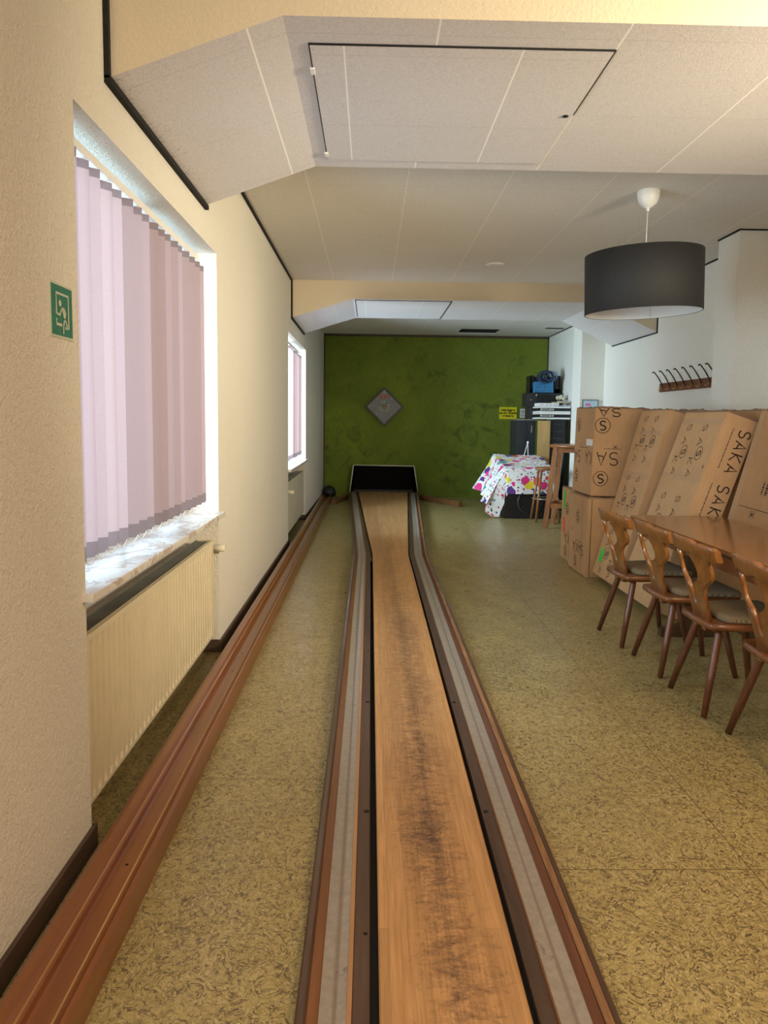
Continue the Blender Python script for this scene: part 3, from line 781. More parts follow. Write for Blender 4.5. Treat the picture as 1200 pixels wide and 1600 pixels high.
# ------------------------------------------------------------------ table and chairs
tb = empty('dining_table', (2.155, 3.9, 0), 'long dark brown wooden table with glossy top at the right', 'table')
b = MB(); TX = .315; YT = 1.245; YB = -1.3
out = [(-TX, YB), (TX, YB), (TX, YT-.05), (TX-.05, YT), (-TX+.03, YT), (-TX, YT-.03)]
b.prism(out, 'Z', .748, .770); b.build('tabletop', 'table_wood', tb)
b = MB(); n_ = len(out)
o2 = [(x_*1.012, y_*1.003) for x_, y_ in out]
b.prism(o2, 'Z', .736, .7485); b.build('edge_band', 'table_edge', tb)
b = MB(); 
b.box(-TX+.05, -TX+.075, YB+.08, YT-.08, .64, .736); b.box(TX-.075, TX-.05, YB+.08, YT-.08, .64, .736)
b.box(-TX+.075, TX-.075, YB+.08, YB+.105, .64, .736); b.box(-TX+.075, TX-.075, YT-.105, YT-.08, .64, .736)
b.build('apron', 'seat_wood', tb)
for yy in (YB+.30, YT-.35):
    b = MB()
    b.prism([(-.20, 0), (.20, 0), (.20, .05), (.05, .09), (.05, .56), (.20, .64), (-.20, .64), (-.05, .56), (-.05, .09), (-.20, .05)], 'Y', yy-.03, yy+.03)
    b.build('trestle', 'table_dark', tb)
b = MB(); b.box(-.02, .02, YB+.33, YT-.38, .22, .34, .003); b.build('stretcher', 'table_dark', tb)

def make_chair():
    root = empty('dining_chair', (0, 0, 0))
    # local: back at x=0, seat reaches +x, width along y
    b = MB()
    def seat_out(g):
        pts = []
        ctrl = [(.0-g, -.10), (.01-g, -.155-g*.5), (.06, -.185-g), (.30, -.215-g), (.40, -.215-g), (.44+g, -.17), (.445+g, 0)]
        # smooth half outline, mirrored
        def cr(p0, p1, p2, p3, t):
            return tuple(.5*((2*p1[i])+(-p0[i]+p2[i])*t+(2*p0[i]-5*p1[i]+4*p2[i]-p3[i])*t*t+(-p0[i]+3*p1[i]-3*p2[i]+p3[i])*t**3) for i in (0, 1))
        C = [(-.005-g, 0)]+ctrl
        E_ = [(C[1][0], -C[1][1])]+C+[(C[-2][0], -C[-2][1])]
        for i in range(1, len(E_)-2):
            for k in range(4): pts.append(cr(E_[i-1], E_[i], E_[i+1], E_[i+2], k/4))
        pts.append(C[-1])
        return pts + [(p[0], -p[1]) for p in pts[-2:0:-1]]
    lay = [(0.0, .425, -.012), (0, .430, -.002), (0, .440, 0.0), (0, .452, -.002), (0, .458, -.012)]
    rings = []
    for _, z_, g in lay: rings.append([b.bm.verts.new((p[0], p[1], z_)) for p in seat_out(g)])
    for A, B in zip(rings, rings[1:]):
        for k in range(len(A)): b.face([A[k], A[(k+1) % len(A)], B[(k+1) % len(A)], B[k]], True)
    b.face(rings[0][::-1]); b.face(rings[-1]); b.build('seat', 'seat_wood', root)
    b = MB(); rings = []
    def cush(g): return [(min(.435, .085+(p[0]+.0)*.82), p[1]*.93*(1 if g == 0 else 1)) for p in seat_out(g)]
    for z_, g in ((.459, -.004), (.466, 0.), (.480, 0.), (.490, -.012), (.494, -.035)):
        rings.append([b.bm.verts.new((p[0], p[1], z_)) for p in cush(g)])
    for A, B in zip(rings, rings[1:]):
        for k in range(len(A)): b.face([A[k], A[(k+1) % len(A)], B[(k+1) % len(A)], B[k]], True)
    b.face(rings[0][::-1]); b.face(rings[-1]); b.build('cushion', 'cushion', root)
    # back: flat curved board with an opening
    lean = .34
    def bend(u_, v_, t_):   # u across, v up, t thickness (towards -x)
        x_ = .06-v_*lean-t_+1.45*u_*u_*(.3+.7*min(1, max(0, v_)/.15))
        return Vector((x_, u_, .452+v_))
    def board(outer, inner, th, name, mat):
        b = MB(); n_ = len(outer)
        for sgn in (1, -1):
            O0 = [b.bm.verts.new(bend(sgn*p[0], p[1], 0)) for p in outer]; O1 = [b.bm.verts.new(bend(sgn*p[0], p[1], th)) for p in outer]
            I0 = [b.bm.verts.new(bend(sgn*p[0], p[1], 0)) for p in inner]; I1 = [b.bm.verts.new(bend(sgn*p[0], p[1], th)) for p in inner]
            for k in range(n_-1):
                b.face([O0[k], O0[k+1], I0[k+1], I0[k]]); b.face([O1[k], O1[k+1], I1[k+1], I1[k]])
                b.face([O0[k], O0[k+1], O1[k+1], O1[k]], True); b.face([I0[k], I0[k+1], I1[k+1], I1[k]], True)
            b.face([O0[0], O1[0], I1[0], I0[0]]); b.face([O0[-1], O1[-1], I1[-1], I0[-1]])
        bmesh.ops.remove_doubles(b.bm, verts=b.bm.verts, dist=1e-5)
        return b.build(name, mat, root)
    outer = [(.090, -.01), (.086, .04), (.086, .09), (.090, .13), (.100, .16), (.124, .185), (.152, .205), (.170, .228), (.176, .255), (.172, .285), (.174, .31), (.176, .335)]
    inner = [(.000, -.01), (.000, .04), (.000, .065), (.014, .074), (.020, .100), (.028, .140), (.036, .180), (.066, .195), (.088, .215), (.096, .245), (.090, .285), (.060, .335)]
    board(outer, inner, .022, 'backrest', 'chair_wood')
    b = MB(); N_ = 36; rows = []
    for k in range(N_+1):
        u_ = -.228+.456*k/N_; e = abs(u_)/.228
        top = .410 - .012*e*e
        if e > .46: top -= .016*min(1, (e-.46)/.10)
        if .56 < e < .72: top += .004
        low = .322 - .014*e + .026*max(0, 1-abs(e-.30)/.45)
        if e > .95: top -= .008*(e-.95)/.05; low += .006
        ring = []
        for (v_, t_) in ((low+.003, -.003), (low, .0), (low, .022), (low+.003, .025), (top-.006, .026), (top, .020), (top, .001), (top-.006, -.004)):
            ring.append(b.bm.verts.new(bend(u_, v_, t_)))
        rows.append(ring)
    for A, B in zip(rows, rows[1:]):
        for k in range(8): b.face([A[k], A[(k+1) % 8], B[(k+1) % 8], B[k]], True)
    b.face(rows[0]); b.face(rows[-1][::-1]); b.build('crest_rail', 'chair_wood', root)
    for (x0, y0, x1, y1) in ((.09, -.11, -.01, -.20), (.09, .11, -.01, .20), (.33, -.13, .42, -.20), (.33, .13, .42, .20)):
        b = MB(); b.tube([(x0, y0, .430), (x0+(x1-x0)*.1, y0+(y1-y0)*.1, .39), (x0+(x1-x0)*.55, y0+(y1-y0)*.55, .20), (x1, y1, 0.004)], [.015, .019, .0195, .0145], 14); b.build('leg', 'chair_leg_wood', root)
    b = MB(); 
    for sy in (-1, 1): b.box(.035, .07, sy*.05-.02, sy*.05+.02, .395, .430, .003)
    b.box(.05, .40, -.13, -.09, .408, .428, .003); b.box(.05, .40, .09, .13, .408, .428, .003)
    b.build('batten', 'seat_wood', root)
    return root
ch0 = make_chair()
chairs = [(1.605, 4.72, 3, 'brown wooden dining chair with carved back, farthest one, beside the leaning boxes'),
          (1.640, 4.17, 1, 'brown wooden dining chair with carved back, second from the far end of the table'),
          (1.640, 3.62, 0, 'brown wooden dining chair with carved back, third from the far end of the table'),
          (1.665, 3.04, -2, 'brown wooden dining chair nearest the viewer, cut off by the right photo edge')]
for i, (x_, y_, rz, lb) in enumerate(chairs):
    c_ = ch0 if i == 0 else copy_tree(ch0)
    c_.location = (x_, y_, 0); c_.rotation_euler = (0, 0, math.radians(rz)); tag(c_, lb, 'chair', 'wooden chairs along the table')

# ------------------------------------------------------------------ cardboard boxes
def gS(x, y, h, w_):  # glyph strokes: S, A (looped), K in a box w_ x h with lower left (x, y)
    pts = []
    for k in range(9): an = .35+ (PI*1.35)*k/8; pts.append((x+w_/2+w_*.42*math.cos(an), y+h*.74+h*.24*math.sin(an)))
    for k in range(9): an = PI*.62-(PI*1.40)*k/8; pts.append((x+w_/2+w_*.46*math.cos(an), y+h*.26+h*.25*math.sin(an)))
    return [pts]
def gA(x, y, h, w_): return [[(x, y), (x+w_*.5, y+h), (x+w_, y)], [(x+w_*.86, y+h*.26), (x+w_*.40, y+h*.30), (x+w_*.22, y+h*.45), (x+w_*.36, y+h*.62)]]
def gK(x, y, h, w_): return [[(x+w_*.1, y), (x+w_*.1, y+h)], [(x+w_*.9, y+h), (x+w_*.1, y+h*.45), (x+w_, y)]]
def word(b, F, x, y, h, w_, gap, wt, letters='SAKA'):
    for i, ch in enumerate(letters):
        for st in {'S': gS, 'A': gA, 'K': gK}[ch](x+i*(w_+gap), y, h, w_): b.stroke(F, st, wt)
def logo(b, F, cx, cy, rr):
    b.stroke(F, arc(cx, cy, rr, 0, 2*PI, 26)[:-1], rr*.09, .0015, True)
    for st in gS(cx-rr*.42, cy-rr*.62, rr*1.24, rr*.84): b.stroke(F, st, rr*.20)
    b.stroke(F, [(cx-rr*.5, cy+rr*.35), (cx+rr*.5, cy-rr*.35)], rr*.10, .0018)
def small(b, F, cx, cy, s):
    b.stroke(F, [(cx-s, cy-s*.6), (cx+s, cy-s*.6), (cx+s, cy+s*.6), (cx-s, cy+s*.6)], s*.12, .0015, True)
    b.stroke(F, [(cx-s*.5, cy), (cx+s*.5, cy)], s*.45)
def rows_(b, F, x, y, L, n_, wt=.0022):
    k = 0; xx = x
    while xx < x+L: 
        d_ = .006+.012*((k*37) % 5)/5; b.stroke(F, [(xx, y), (xx+d_, y)], wt*n_); xx += d_+.006; k += 1
def frames(o, lx, ly, lz_):
    X, Y, Z = Vector((1, 0, 0)), Vector((0, 1, 0)), Vector((0, 0, 1))
    # left face (-X): u runs towards the camera (-Y), v up ; near face (-Y): u runs +X
    return (Vector((0, ly, 0)), -Y, Z, -X), (Vector((0, 0, 0)), X, Z, -Y)
def carton(lx, ly, h, loc, rot, label, printer, mat='cardboard', group=None, flaps=True, seed=0):
    rnd = random.Random(seed)
    root = empty('cardboard_box', loc, label, 'cardboard box', group); root.rotation_euler = rot
    b = MB()
    tmp = bmesh.new(); bmesh.ops.create_cube(tmp, size=1); bmesh.ops.scale(tmp, vec=(lx, ly, h), verts=tmp.verts); bmesh.ops.translate(tmp, vec=(lx/2, ly/2, h/2), verts=tmp.verts)
    bmesh.ops.bevel(tmp, geom=tmp.edges[:], offset=.006, segments=2, affect='EDGES'); b.merge(tmp)
    b.build('carton', mat, root)
    Fl, Fn = frames(None, lx, ly, h)
    b = MB(); printer(b, Fl, Fn, lx, ly, h); 
    if len(b.bm.verts): b.build('printing', 'print_ink', root)
    if flaps:
        # torn lid edge standing a little above the top
        b = MB()
        for (o_, d, L) in ((Vector((.004, 0, h)), Vector((0, 1, 0)), ly), (Vector((0, .004, h)), Vector((1, 0, 0)), lx)):
            n_ = 14; A = []; B = []
            for k in range(n_+1):
                p = o_+d*L*k/n_; hh = .003+.012*rnd.random()
                A.append(b.bm.verts.new(p+Vector((0, 0, -.004)))); B.append(b.bm.verts.new(p+Vector((.004*rnd.random(), .004*rnd.random(), hh))))
            for k in range(n_): b.face([A[k], A[k+1], B[k+1], B[k]])
        b.build('torn_edge', 'cardboard_torn', root)
    return root
def tape(root, F, pts, mat, name='tape_patch', off=.0022):
    b = MB(); b.patch(F, pts, off); return b.build(name, mat, root)
def R4(x0, x1, y0, y1): return [(x0, y0), (x1, y0), (x1, y1), (x0, y1)]

def column(b, F, z_, cx):
    h_ = .072
    for st in gS(z_, cx-h_/2, h_, .055): b.stroke(F, st, .006)
    for st in gA(z_+.105, cx-h_/2, h_, .06): b.stroke(F, st, .006)
    logo(b, F, z_+.225, cx+.05, .052)
    for st in gK(z_+.262, cx-h_/2-.045, h_, .055): b.stroke(F, st, .006)
    for st in gA(z_+.355, cx-h_/2, h_, .06): b.stroke(F, st, .006)
def pr_long(b, Fl, Fn, lx, ly, h):
    # long box: on the left face two columns of letters and circled emblems, on the near face two words read downwards
    O, U, V, N = Fl; Fd = (O+V*h, -V, U, N)     # u down, v towards the camera
    for z_ in (.10, .66):
        for cx in (ly*.26, ly*.64): column(b, Fd, z_, cx)
    for z_ in (.42, .98): small(b, Fd, z_, ly*.92, .016)
    O, U, V, N = Fn; Fd = (O+V*h, -V, U, N)
    for z_ in (.09, .50, .91): word(b, Fd, z_, lx*.54, lx*.36, .058, .028, .010); rows_(b, Fd, z_+.01, lx*.34, .30, 3.)
def pr_plain(b, Fl, Fn, lx, ly, h):
    O, U, V, N = Fn; Fd = (O+V*h, -V, U, N)
    for z_ in (.10, .62): b.stroke(Fd, [(z_, lx*.72), (z_+.05, lx*.72)], .05); b.stroke(Fd, [(z_, lx*.60), (z_+.05, lx*.60)], .02)
    small(b, Fd, .40, lx*.5, .022)
    O, U, V, N = Fl; Fd = (O+V*h, -V, U, N)
    for z_ in (.05, .58, 1.08):
        for cx in (ly*.28, ly*.64): column(b, Fd, z_, cx)
def upside(F, wd, h):
    O, U, V, N = F; return (O+U*wd+V*h, -U, -V, N)
def pr_top(b, Fl, Fn, lx, ly, h):
    Fu = upside(Fn, lx, h)
    word(b, Fu, lx-.235, h*.50, .12, .085, .030, .010, 'SA'); rows_(b, Fu, lx-.26, h*.46, .15, 2.5)
    word(b, Fu, lx-.235, .004, .075, .085, .030, .010, 'SA')
    logo(b, Fn, .075, h*.80, .068); logo(b, Fn, .080, h*.20, .066); small(b, Fn, .20, h*.56, .022)
    Fu = upside(Fl, ly, h)
    word(b, Fu, .03, h*.50, .12, .085, .030, .010, 'KA'); word(b, Fu, ly-.23, h*.50, .12, .085, .030, .010, 'SA')
    logo(b, Fl, .12, h*.80, .062); logo(b, Fl, .12, h*.20, .062); small(b, Fl, .42, h*.57, .020); small(b, Fl, .22, h*.57, .014)
    rows_(b, Fu, .16, h*.46, .28, 2.5)
def pr_base(b, Fl, Fn, lx, ly, h):
    Fu = upside(Fl, ly, h)
    word(b, Fu, ly-.50, h*.62, .10, .07, .022, .009); rows_(b, Fu, ly-.46, h*.59, .2, 2.5)
    logo(b, Fl, ly*.48, h*.72, .058); logo(b, Fl, ly*.42, h*.13, .058); small(b, Fl, ly*.2, h*.52, .018); small(b, Fl, ly*.25, h*.55, .012)
    b.stroke(Fl, [(ly*.70, .02), (ly*.72, h-.02)], .004); b.stroke(Fn, [(.03, .01), (.035, h-.01)], .005)
    small(b, Fn, .34, h*.8, .02)
G = 'printed cardboard boxes at the right'
def leaner(tx, tz, ang, t_, y0, y1, label, printer, **kw):
    a = math.radians(ang); L = (tz-t_*math.sin(a))/math.cos(a)
    loc = (tx-L*math.sin(a), y0, tz-L*math.cos(a))
    return carton(t_, y1-y0, L, loc, (0, a, 0), label, printer, group=G, **kw)
B1 = carton(.52, .60, .735, (1.985, 6.61, 0.001), (0, math.radians(0), 0), 'upright cardboard box carrying another box, its corner next to the leaning boxes', pr_base, group=G, seed=1)
B2 = carton(.50, .46, .745, (2.03, 7.23, 0.001), (0, 0, 0), 'low cardboard box with green and orange tape behind the stacked pair', pr_base, group=G, seed=2)
T1 = carton(.50, .62, .805, (2.02, 6.66, .752), (0, math.radians(1), 0), 'cardboard box on top of the stack beside the white pier', pr_top, group=G, seed=3)
L1 = leaner(2.430, 1.535, 15, .25, 5.95, 6.585, 'narrow leaning cardboard box with green tape low down', pr_plain, seed=4)
L2 = leaner(2.70, 1.535, 15, .20, 5.99-.03, 6.55, 'leaning cardboard box behind the one with green tape', pr_plain, seed=5, mat='cardboard_dull')
L3 = leaner(2.520, 1.513, 18.7, .240, 5.17, 5.87, 'tall leaning cardboard box with big dark lettering down its side', pr_long, seed=6)
L5 = leaner(2.785, 1.525, 18.7, .22, 5.24, 5.84, 'leaning cardboard box against the pier behind the lettered one', pr_plain, seed=8, mat='cardboard_dull')
tape(L1, frames(0, .25, .635, 0)[0], [(.06, .13), (.16, .11), (.165, .20), (.14, .25), (.07, .24)], 'tape_green')
Fl, Fn = frames(0, .5, .46, .745)
tape(B2, Fl, R4(.07, .14, .52, .72), 'tape_green'); tape(B2, Fl, R4(.07, .16, .28, .44), 'tape_orange')
Fl, Fn = frames(0, .5, .62, .785)
tape(T1, Fl, R4(.40, .60, .455, .515), 'label_white', 'label'); tape(T1, Fl, R4(.47, .615, .66, .785), 'clear_tape')
Fl, Fn = frames(0, .24, .71, 0)
tape(L3, Fl, R4(.02, .70, .97, 1.01), 'clear_tape', 'tape_strip'); tape(L3, Fl, R4(.02, .70, .48, .52), 'clear_tape', 'tape_strip'); tape(L3, Fl, R4(.02, .70, 1.42, 1.46), 'clear_tape', 'tape_strip')
Fl, Fn = frames(0, .25, .635, 0); tape(L1, Fl, R4(.02, .62, .92, .97), 'clear_tape', 'tape_strip'); tape(L1, Fl, R4(.02, .62, 1.30, 1.34), 'clear_tape', 'tape_strip')
# the box at the right edge stands a little turned
a_ = math.radians(15); L_ = (1.50-.42*math.sin(a_))/math.cos(a_)
def pr_edge(b, Fl, Fn, lx, ly, h):
    O, U, V, N = Fn; Fd = (O+V*h, -V, U, N)
    for z_ in (.20, .48): rows_(b, Fd, z_, .17, .09, 9.); rows_(b, Fd, z_, .14, .09, 5.)
    small(b, Fd, .72, .12, .024)
    b.stroke(Fn, [(.01, h-.68), (lx-.01, h-.68)], .004)
L4 = carton(.42, .075, L_-.04, (2.715-L_*math.sin(a_)+.03, 5.03, 1.50-L_*math.cos(a_)+.06), (0, a_, 0), 'leaning cardboard box at the right edge of the photo', pr_edge, group=G, seed=9, mat='cardboard_dull')
L4.rotation_euler = (Matrix.Rotation(math.radians(3), 3, 'Z') @ Matrix.Rotation(a_, 3, 'Y')).to_euler()

# ------------------------------------------------------------------ far right corner
# bar table
bt = empty('bar_table', (2.78, 9.80, 0), 'tall wooden bar table with slanted flat legs in front of the black cases', 'table')
bt.rotation_euler = (0, 0, math.radians(-25))
b = MB()
b.lathe([(.37, 1.085), (.385, 1.09), (.39, 1.105), (.385, 1.12), (.375, 1.125)], 8, mtx=Matrix.Rotation(PI/8, 4, 'Z')); b.build('tabletop', 'stool_wood', bt)
def slat_leg(b, p, q, wx, wy):
    p, q = Vector(p), Vector(q); vs = []
    for c_ in (p, q): vs.append([b.bm.verts.new(c_+Vector((sx*wx/2, sy*wy/2, 0))) for sx, sy in ((-1, -1), (1, -1), (1, 1), (-1, 1))])
    for k in range(4): b.face([vs[0][k], vs[0][(k+1) % 4], vs[1][(k+1) % 4], vs[1][k]])
    b.face(vs[0][::-1]); b.face(vs[1])
for (sx, sy) in ((-1, -1), (1, -1), (1, 1), (-1, 1)):
    b = MB(); slat_leg(b, (sx*.26, sy*.20, 1.09), (sx*.36, sy*.26, 0), .060, .045); b.build('leg', 'stool_wood', bt)
b = MB()
b.bm.free()
for sy in (-1, 1):
    b = MB(); b.box(-.32, .32, sy*.24-.015, sy*.24+.015, .28, .34, .003); b.build('crossbar', 'stool_wood', bt)
    b = MB(); b.box(-.27, .27, sy*.205-.012, sy*.205+.012, 1.02, 1.085, .003); b.build('top_rail', 'stool_wood', bt)
for sx in (-1, 1):
    b = MB(); b.box(sx*.33-.015, sx*.33+.015, -.23, .23, .28, .34, .003); b.build('crossbar', 'stool_wood', bt)
# bar stool
bsx, bsy = 2.53, 10.58
st_ = empty('bar_stool', (2.52, 10.46, 0), 'wooden bar stool with round seat beside the balloon cloth', 'stool')
b = MB(); b.lathe([(.13, .735), (.155, .742), (.163, .755), (.158, .772), (.13, .778), (.001, .770)], 28); b.build('seat', 'stool_wood', st_)
for (sx, sy) in ((-1, -1), (1, -1), (1, 1), (-1, 1)):
    b = MB(); b.tube([(sx*.085, sy*.085, .74), (sx*.165, sy*.165, .003)], [.016, .017], 10); b.build('leg', 'stool_wood', st_)
b = MB(); b.tube([(.185*math.cos(2*PI*k/24), .185*math.sin(2*PI*k/24), .33) for k in range(24)], .008, 6, closed=True); b.build('foot_ring', 'silver', st_)

# low black cabinet under the cloth
bx = empty('black_cabinet', (2.33, 11.2, 0), 'low glossy black cabinet half covered by the balloon cloth', 'cabinet')
pts = [(-.5, 0), (-.5, .715), (.5, .865), (.5, 0)]   # (y, z)
b = MB(); b.prism(pts, 'X', -.35, .35); o_ = b.build('body', 'black_plastic', bx)
b = MB(); b.lathe([(.17, 0), (.185, .004), (.185, .010), (.17, .012)], 28, mtx=Matrix.Translation((.02, -.502, .25)) @ Matrix.Rotation(PI/2, 4, 'X'), cap=False); b.build('round_grille', 'charcoal_metal', bx)
# cloth
b = MB(); nu, nv = 60, 70; Ls, Lt = 1.32, 1.40; grid = []; lay = b.bm.loops.layers.uv.new('UVMap'); uvm = {}
def topz(y_): return .722+(y_-10.7)*.15
for i in range(nu+1):
    row = []
    for j in range(nv+1):
        s_ = Ls*i/nu; t_ = Lt*j/nv       # s: right to left, t: back to front
        xr = 2.70; yb_ = 11.72
        x_ = xr-s_; y_ = yb_-t_
        over = max(0, 1.975-x_); front = max(0, 10.69-y_)
        xx = max(x_, 1.975); yy = max(y_, 10.69); z_ = topz(yy)+.008
        wav = math.sin(t_*17)*.5+math.sin(t_*7+1)*.5
        if over > 0:
            xx = 1.975-.012-over*(.42+.14*wav); z_ -= over*.88
            if front > 0: xx += front*.25; z_ -= front*.72; yy = 10.675+over*.15
        elif front > 0:
            wv = math.sin(s_*15)*.5+math.sin(s_*6)*.5
            yy = 10.675-.012-front*(.08+.06*wv); z_ -= front*.97
        n_ = noise.noise(Vector((s_*5, t_*5, 0)))
        z_ += .018*abs(n_)+ (.02*max(0, noise.noise(Vector((s_*2.2, t_*2.2, 4))))) ; z_ = max(z_, .012)
        v = b.bm.verts.new((xx-2.33, yy-11.2, z_)); uvm[v] = (s_, t_); row.append(v)
    grid.append(row)
for i in range(nu):
    for j in range(nv):
        if i/nu > .0 and Lt*j/nv > 1.30 and False: continue
        fc = b.face([grid[i][j], grid[i+1][j], grid[i+1][j+1], grid[i][j+1]], True)
for fc in b.bm.faces:
    for lp in fc.loops: lp[lay].uv = uvm[lp.vert]
cl = b.build('tablecloth', 'party_cloth', loc=(2.33, 11.2, 0))
tag(cl, 'white cloth with colourful balloon print draped over the black cabinet', 'tablecloth')
# white stand with two rods
wsn = empty('white_stand', (2.42, 11.55, .880), 'small white stick stand with round knob on the balloon cloth', 'stand')
b = MB(); b.tube([(0, 0, .0), (.055, 0, .215)], .006, 7); b.tube([(.06, -.03, .0), (.057, 0, .215)], .006, 7); b.tube([(-.02, 0, 0.004), (.08, -.03, .004)], .005, 6); b.build('rods', 'white_plastic', wsn)
b = MB(); b.lathe([(.002, .195), (.014, .202), (.019, .217), (.014, .232), (.002, .238)], 12, (.057, 0)); b.build('knob', 'white_plastic', wsn)

# drawer cabinet, board, black case
dc = empty('roller_cabinet', (2.60, 12.45, 0), 'tall charcoal cabinet with horizontal slats beside the green wall', 'cabinet')
b = MB(); b.box(-.15, .15, -.2, .45, 0, 1.44, .004); b.build('body', 'charcoal_metal', dc)
b = MB()
for k in range(26): b.box(-.145, -.005, -.206, -.2, .06+k*.052, .06+k*.052+.040, .002)
b.build('shutter', 'charcoal_metal', dc)
b = MB()
for z_ in (.10, .55, .85, 1.15): b.box(.005, .145, -.206, -.2, z_, z_+.27 if z_ > .2 else z_+.42, .002)
dd = b.build('drawer_front', 'charcoal_metal', dc)
b = MB(); b.box(.075, .087, -.212, -.205, 1.24, 1.36, .002); b.build('handle', 'tan_paper', dd)
b = MB(); b.box(-.17, .17, -.23, .45, 1.44, 1.465, .003); b.build('top_plate', 'steel_dull', dc)
b = MB(); b.box(-.10, .10, -.010, .010, 0, 1.44, .002); 
o_ = b.build('pine_board', 'pine_board', loc=(2.775, 11.77, 0)); tag(o_, 'tall pale wooden board standing beside the black speaker', 'board')
sp = empty('speaker', (2.99, 12.05, 0), 'tall black perforated speaker cabinet under the flight cases', 'speaker')
b = MB(); b.box(-.14, .14, -.25, .25, 0, 1.455, .006); b.build('body', 'black_plastic', sp)
b = MB()
for zi in range(12):
    for xi in range(4):
        z_ = .12+zi*.115
        if 1.02 < z_ < 1.13: continue
        x_ = -.09+xi*.06
        b.lathe([(.0005, .0), (.014, .0), (.014, .003), (.0005, .004)], 8, mtx=Matrix.Translation((x_, -.25, z_)) @ Matrix.Rotation(PI/2, 4, 'X'))
b.build('stud_pattern', 'charcoal_metal', sp)
b = MB(); b.tube([(-.06, -.252, 1.07), (-.05, -.27, 1.06), (.05, -.27, 1.06), (.06, -.252, 1.07)], .006, 6); b.build('handle', 'charcoal_line', sp)

# flight cases on top
def flight(loc, hx_, hy_, hh, label):
    root = empty('flight_case', loc, label, 'flight case', 'stacked flight cases')
    b = MB(); b.box(-hx_, hx_, -hy_, hy_, 0, hh, .004); b.build('shell', 'black_plastic', root)
    b = MB(); e = .012
    for z_ in (0, hh-e*2): 
        b.box(-hx_-.003, hx_+.003, -hy_-.004, -hy_+.01, z_, z_+e*2); b.box(-hx_-.003, -hx_+.01, -hy_, hy_, z_, z_+e*2); b.box(hx_-.01, hx_+.003, -hy_, hy_, z_, z_+e*2)
    b.build('edge_profile', 'white_paint', root)
    b = MB(); b.box(-hx_+.02, -hx_+.20, -hy_-.008, -hy_, .02, hh-.02, .002); b.build('front_plate', 'steel_dull', root)
    for x_ in (-hx_+.035, -hx_+.185, -hx_+.22):
        b = MB(); b.lathe([(.001, 0), (.016, 0), (.016, .01), (.001, .012)], 10, mtx=Matrix.Translation((x_, -hy_-.006, hh/2)) @ Matrix.Rotation(PI/2, 4, 'X')); b.build('latch', 'silver', root)
    return root
flight((2.95, 12.05, 1.468), .25, .24, .10, 'lower silver edged flight case on the black speaker')
flight((2.95, 12.05, 1.570), .25, .24, .098, 'upper silver edged flight case under the white papers')
b = MB(); b.box(.035, .078, -.2, .2, 0, .195, .004); tag(b.build('amplifier', 'book_dark', loc=(2.62, 12.47, 1.467)), 'black box on the charcoal cabinet beside the flight cases', 'amplifier')
kc = empty('keyboard_case', (2.93, 12.60, 1.670), 'long black case with silver corners behind the papers', 'case')
b = MB(); b.box(-.30, .30, -.15, .25, 0, .235, .004); b.build('shell', 'book_dark', kc)
b = MB(); b.box(-.13, .28, -.158, -.15, .03, .20, .002)
for k in range(9): b.box(-.12+k*.044, -.115+k*.044, -.164, -.157, .035, .195)
b.build('grille', 'charcoal_line', kc)
b = MB(); b.box(-.152, -.125, -.166, -.150, .185, .215, .003); b.box(-.152, -.135, -.166, -.15, .03, .06, .002); b.box(-.24, -.22, -.158, -.15, .11, .13, .002); b.build('corner_fitting', 'silver', kc)
# white paper box and papers
pb = empty('paper_box', (2.88, 11.98, 1.672), 'flat white box with dark print on the flight cases', 'box')
b = MB(); b.box(-.19, .14, -.15, .15, 0, .050, .002); b.build('carton', 'sign_white', pb)
b = MB()
for (x0, x1) in ((-.17, -.11), (-.07, -.04), (-.02, .03), (.05, .12)): b.box(x0, x1, -.1512, -.1503, .012, .038)
b.build('printing', 'lilac_paper', pb)
b = MB(); b.box(-.10, .10, -.14, .14, 0, .020, .002); o_ = b.build('magazine', 'lilac_paper', loc=(3.13, 12.0, 1.672)); tag(o_, 'lilac magazine beside the flat white box', 'magazine')
b = MB(); b.box(-.09, .09, -.12, .12, 0, .022, .002); o_ = b.build('envelope', 'tan_paper', loc=(3.08, 11.99, 1.7235)); o_.rotation_euler = (0, 0, .3); tag(o_, 'tan envelope on the papers over the flight cases', 'envelope')
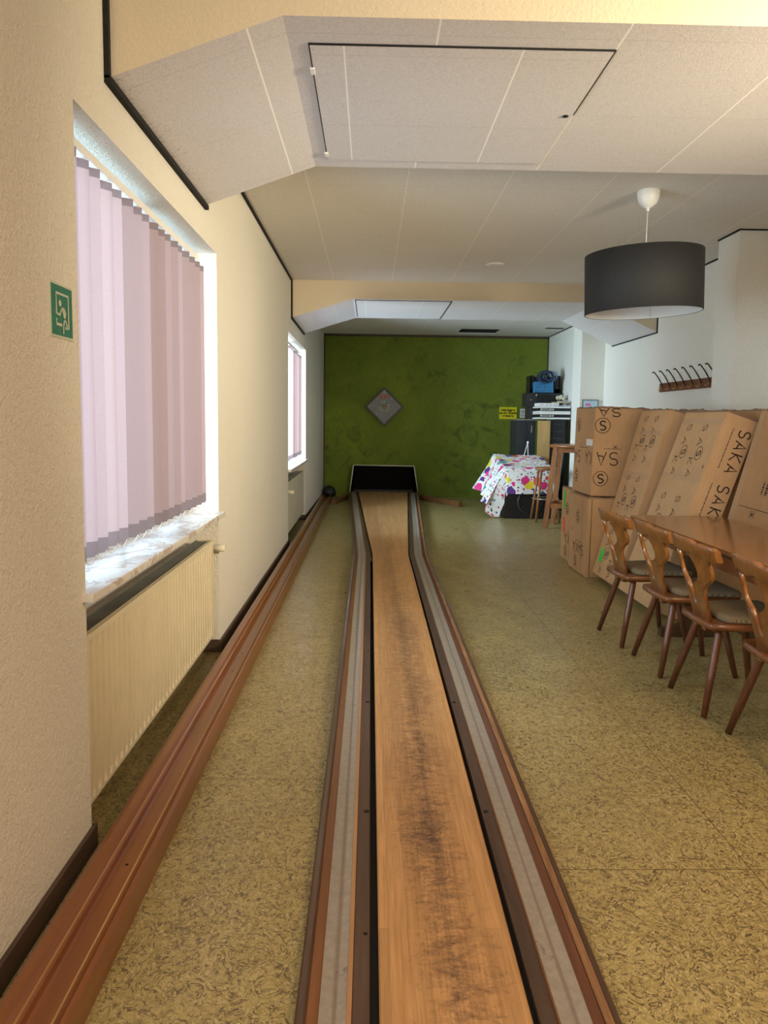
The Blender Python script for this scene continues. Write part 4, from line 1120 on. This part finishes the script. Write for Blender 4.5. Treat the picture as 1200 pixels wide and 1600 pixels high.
# crate with basket and cables
kr = empty('crate', (2.95, 12.62, 1.908), 'black crate on the long black case', 'crate')
b = MB(); b.box(-.26, .24, -.14, .2, 0, .012); b.box(-.26, -.245, -.14, .2, 0, .29); b.box(.225, .24, -.14, .2, 0, .29); b.box(-.26, .24, .185, .2, 0, .29); b.box(-.26, .24, -.14, -.128, 0, .07, .002)
b.box(-.26, -.20, -.14, -.128, .0, .29); b.box(.15, .24, -.14, -.128, .0, .29)
b.build('shell', 'black_plastic', kr)
bk = empty('basket', (2.89, 12.42, 1.908), 'blue plastic basket in front of the black crate', 'basket')
b = MB(); b.box(-.155, .155, -.06, .04, 0, .012)
for k in range(11): b.box(-.155+k*.0295, -.143+k*.0295, -.062, -.054, 0, .175); 
for z_ in (0, .055, .11, .16): b.box(-.155, .155, -.060, -.052, z_, z_+.018)
b.box(-.16, -.150, -.06, .04, 0, .175); b.box(.150, .16, -.06, .04, 0, .175); b.box(-.155, .155, .032, .04, 0, .175)
b.box(-.148, .148, -.050, -.046, .01, .165)
b.build('shell', 'crate_blue', bk)
rnd = random.Random(4)
for (mt, cx, r0, lb) in (('cable_navy', 2.905, .11, 'dark blue coiled cable over the blue basket'), ('cable_lightblue', 3.00, .10, 'pale blue coiled hose on the black crate')):
    b = MB()
    for q in range(10 if mt == 'cable_navy' else 3):
        rr = r0*(.45+.75*rnd.random()); ph = rnd.random()*6; tl = rnd.uniform(-.5, .5)
        b.tube([(rr*math.cos(t*2*PI/26), -.007*q+.05*math.sin(t*2*PI/26+ph), .01+rr*.80*math.sin(t*2*PI/26)+tl*.15*rr*math.cos(t*2*PI/26)) for t in range(26)], .009, 6, closed=True)
    o_ = b.build('coiled_cable', mt, loc=(cx, 12.36 if mt == 'cable_navy' else 12.42, 2.16)); tag(o_, lb, 'cable', 'coiled cables on the crate')
# cream cloth flower
fl_ = empty('fabric_flower', (3.135, 12.16, 1.765), 'crumpled cream fabric flower at the right of the cases', 'fabric flower')
b = MB()
for k in range(16):
    an = k*2.4; rr = .025+.055*(k/16); cx, cy, cz = rr*math.cos(an), rr*.5*math.sin(an), .055+rr*.7*math.sin(an*1.3)
    tmp = bmesh.new(); bmesh.ops.create_icosphere(tmp, subdivisions=2, radius=.036)
    for v in tmp.verts: v.co = Vector((v.co.x*1.0, v.co.y*.5, v.co.z*.75))+v.co.normalized()*.014*noise.noise(v.co*30+Vector((k, 0, 0)))
    b.merge(tmp, Matrix.Translation((cx, cy, cz)) @ Matrix.Rotation(an, 4, 'Y') @ Matrix.Rotation(k, 4, 'Z'))
b.build('petals', 'cream_fabric', fl_, smooth=True)
b = MB(); b.box(-.06, .04, -.02, .02, -.085+.062, -.0, .006); b.build('ribbon', 'sign_white', fl_)
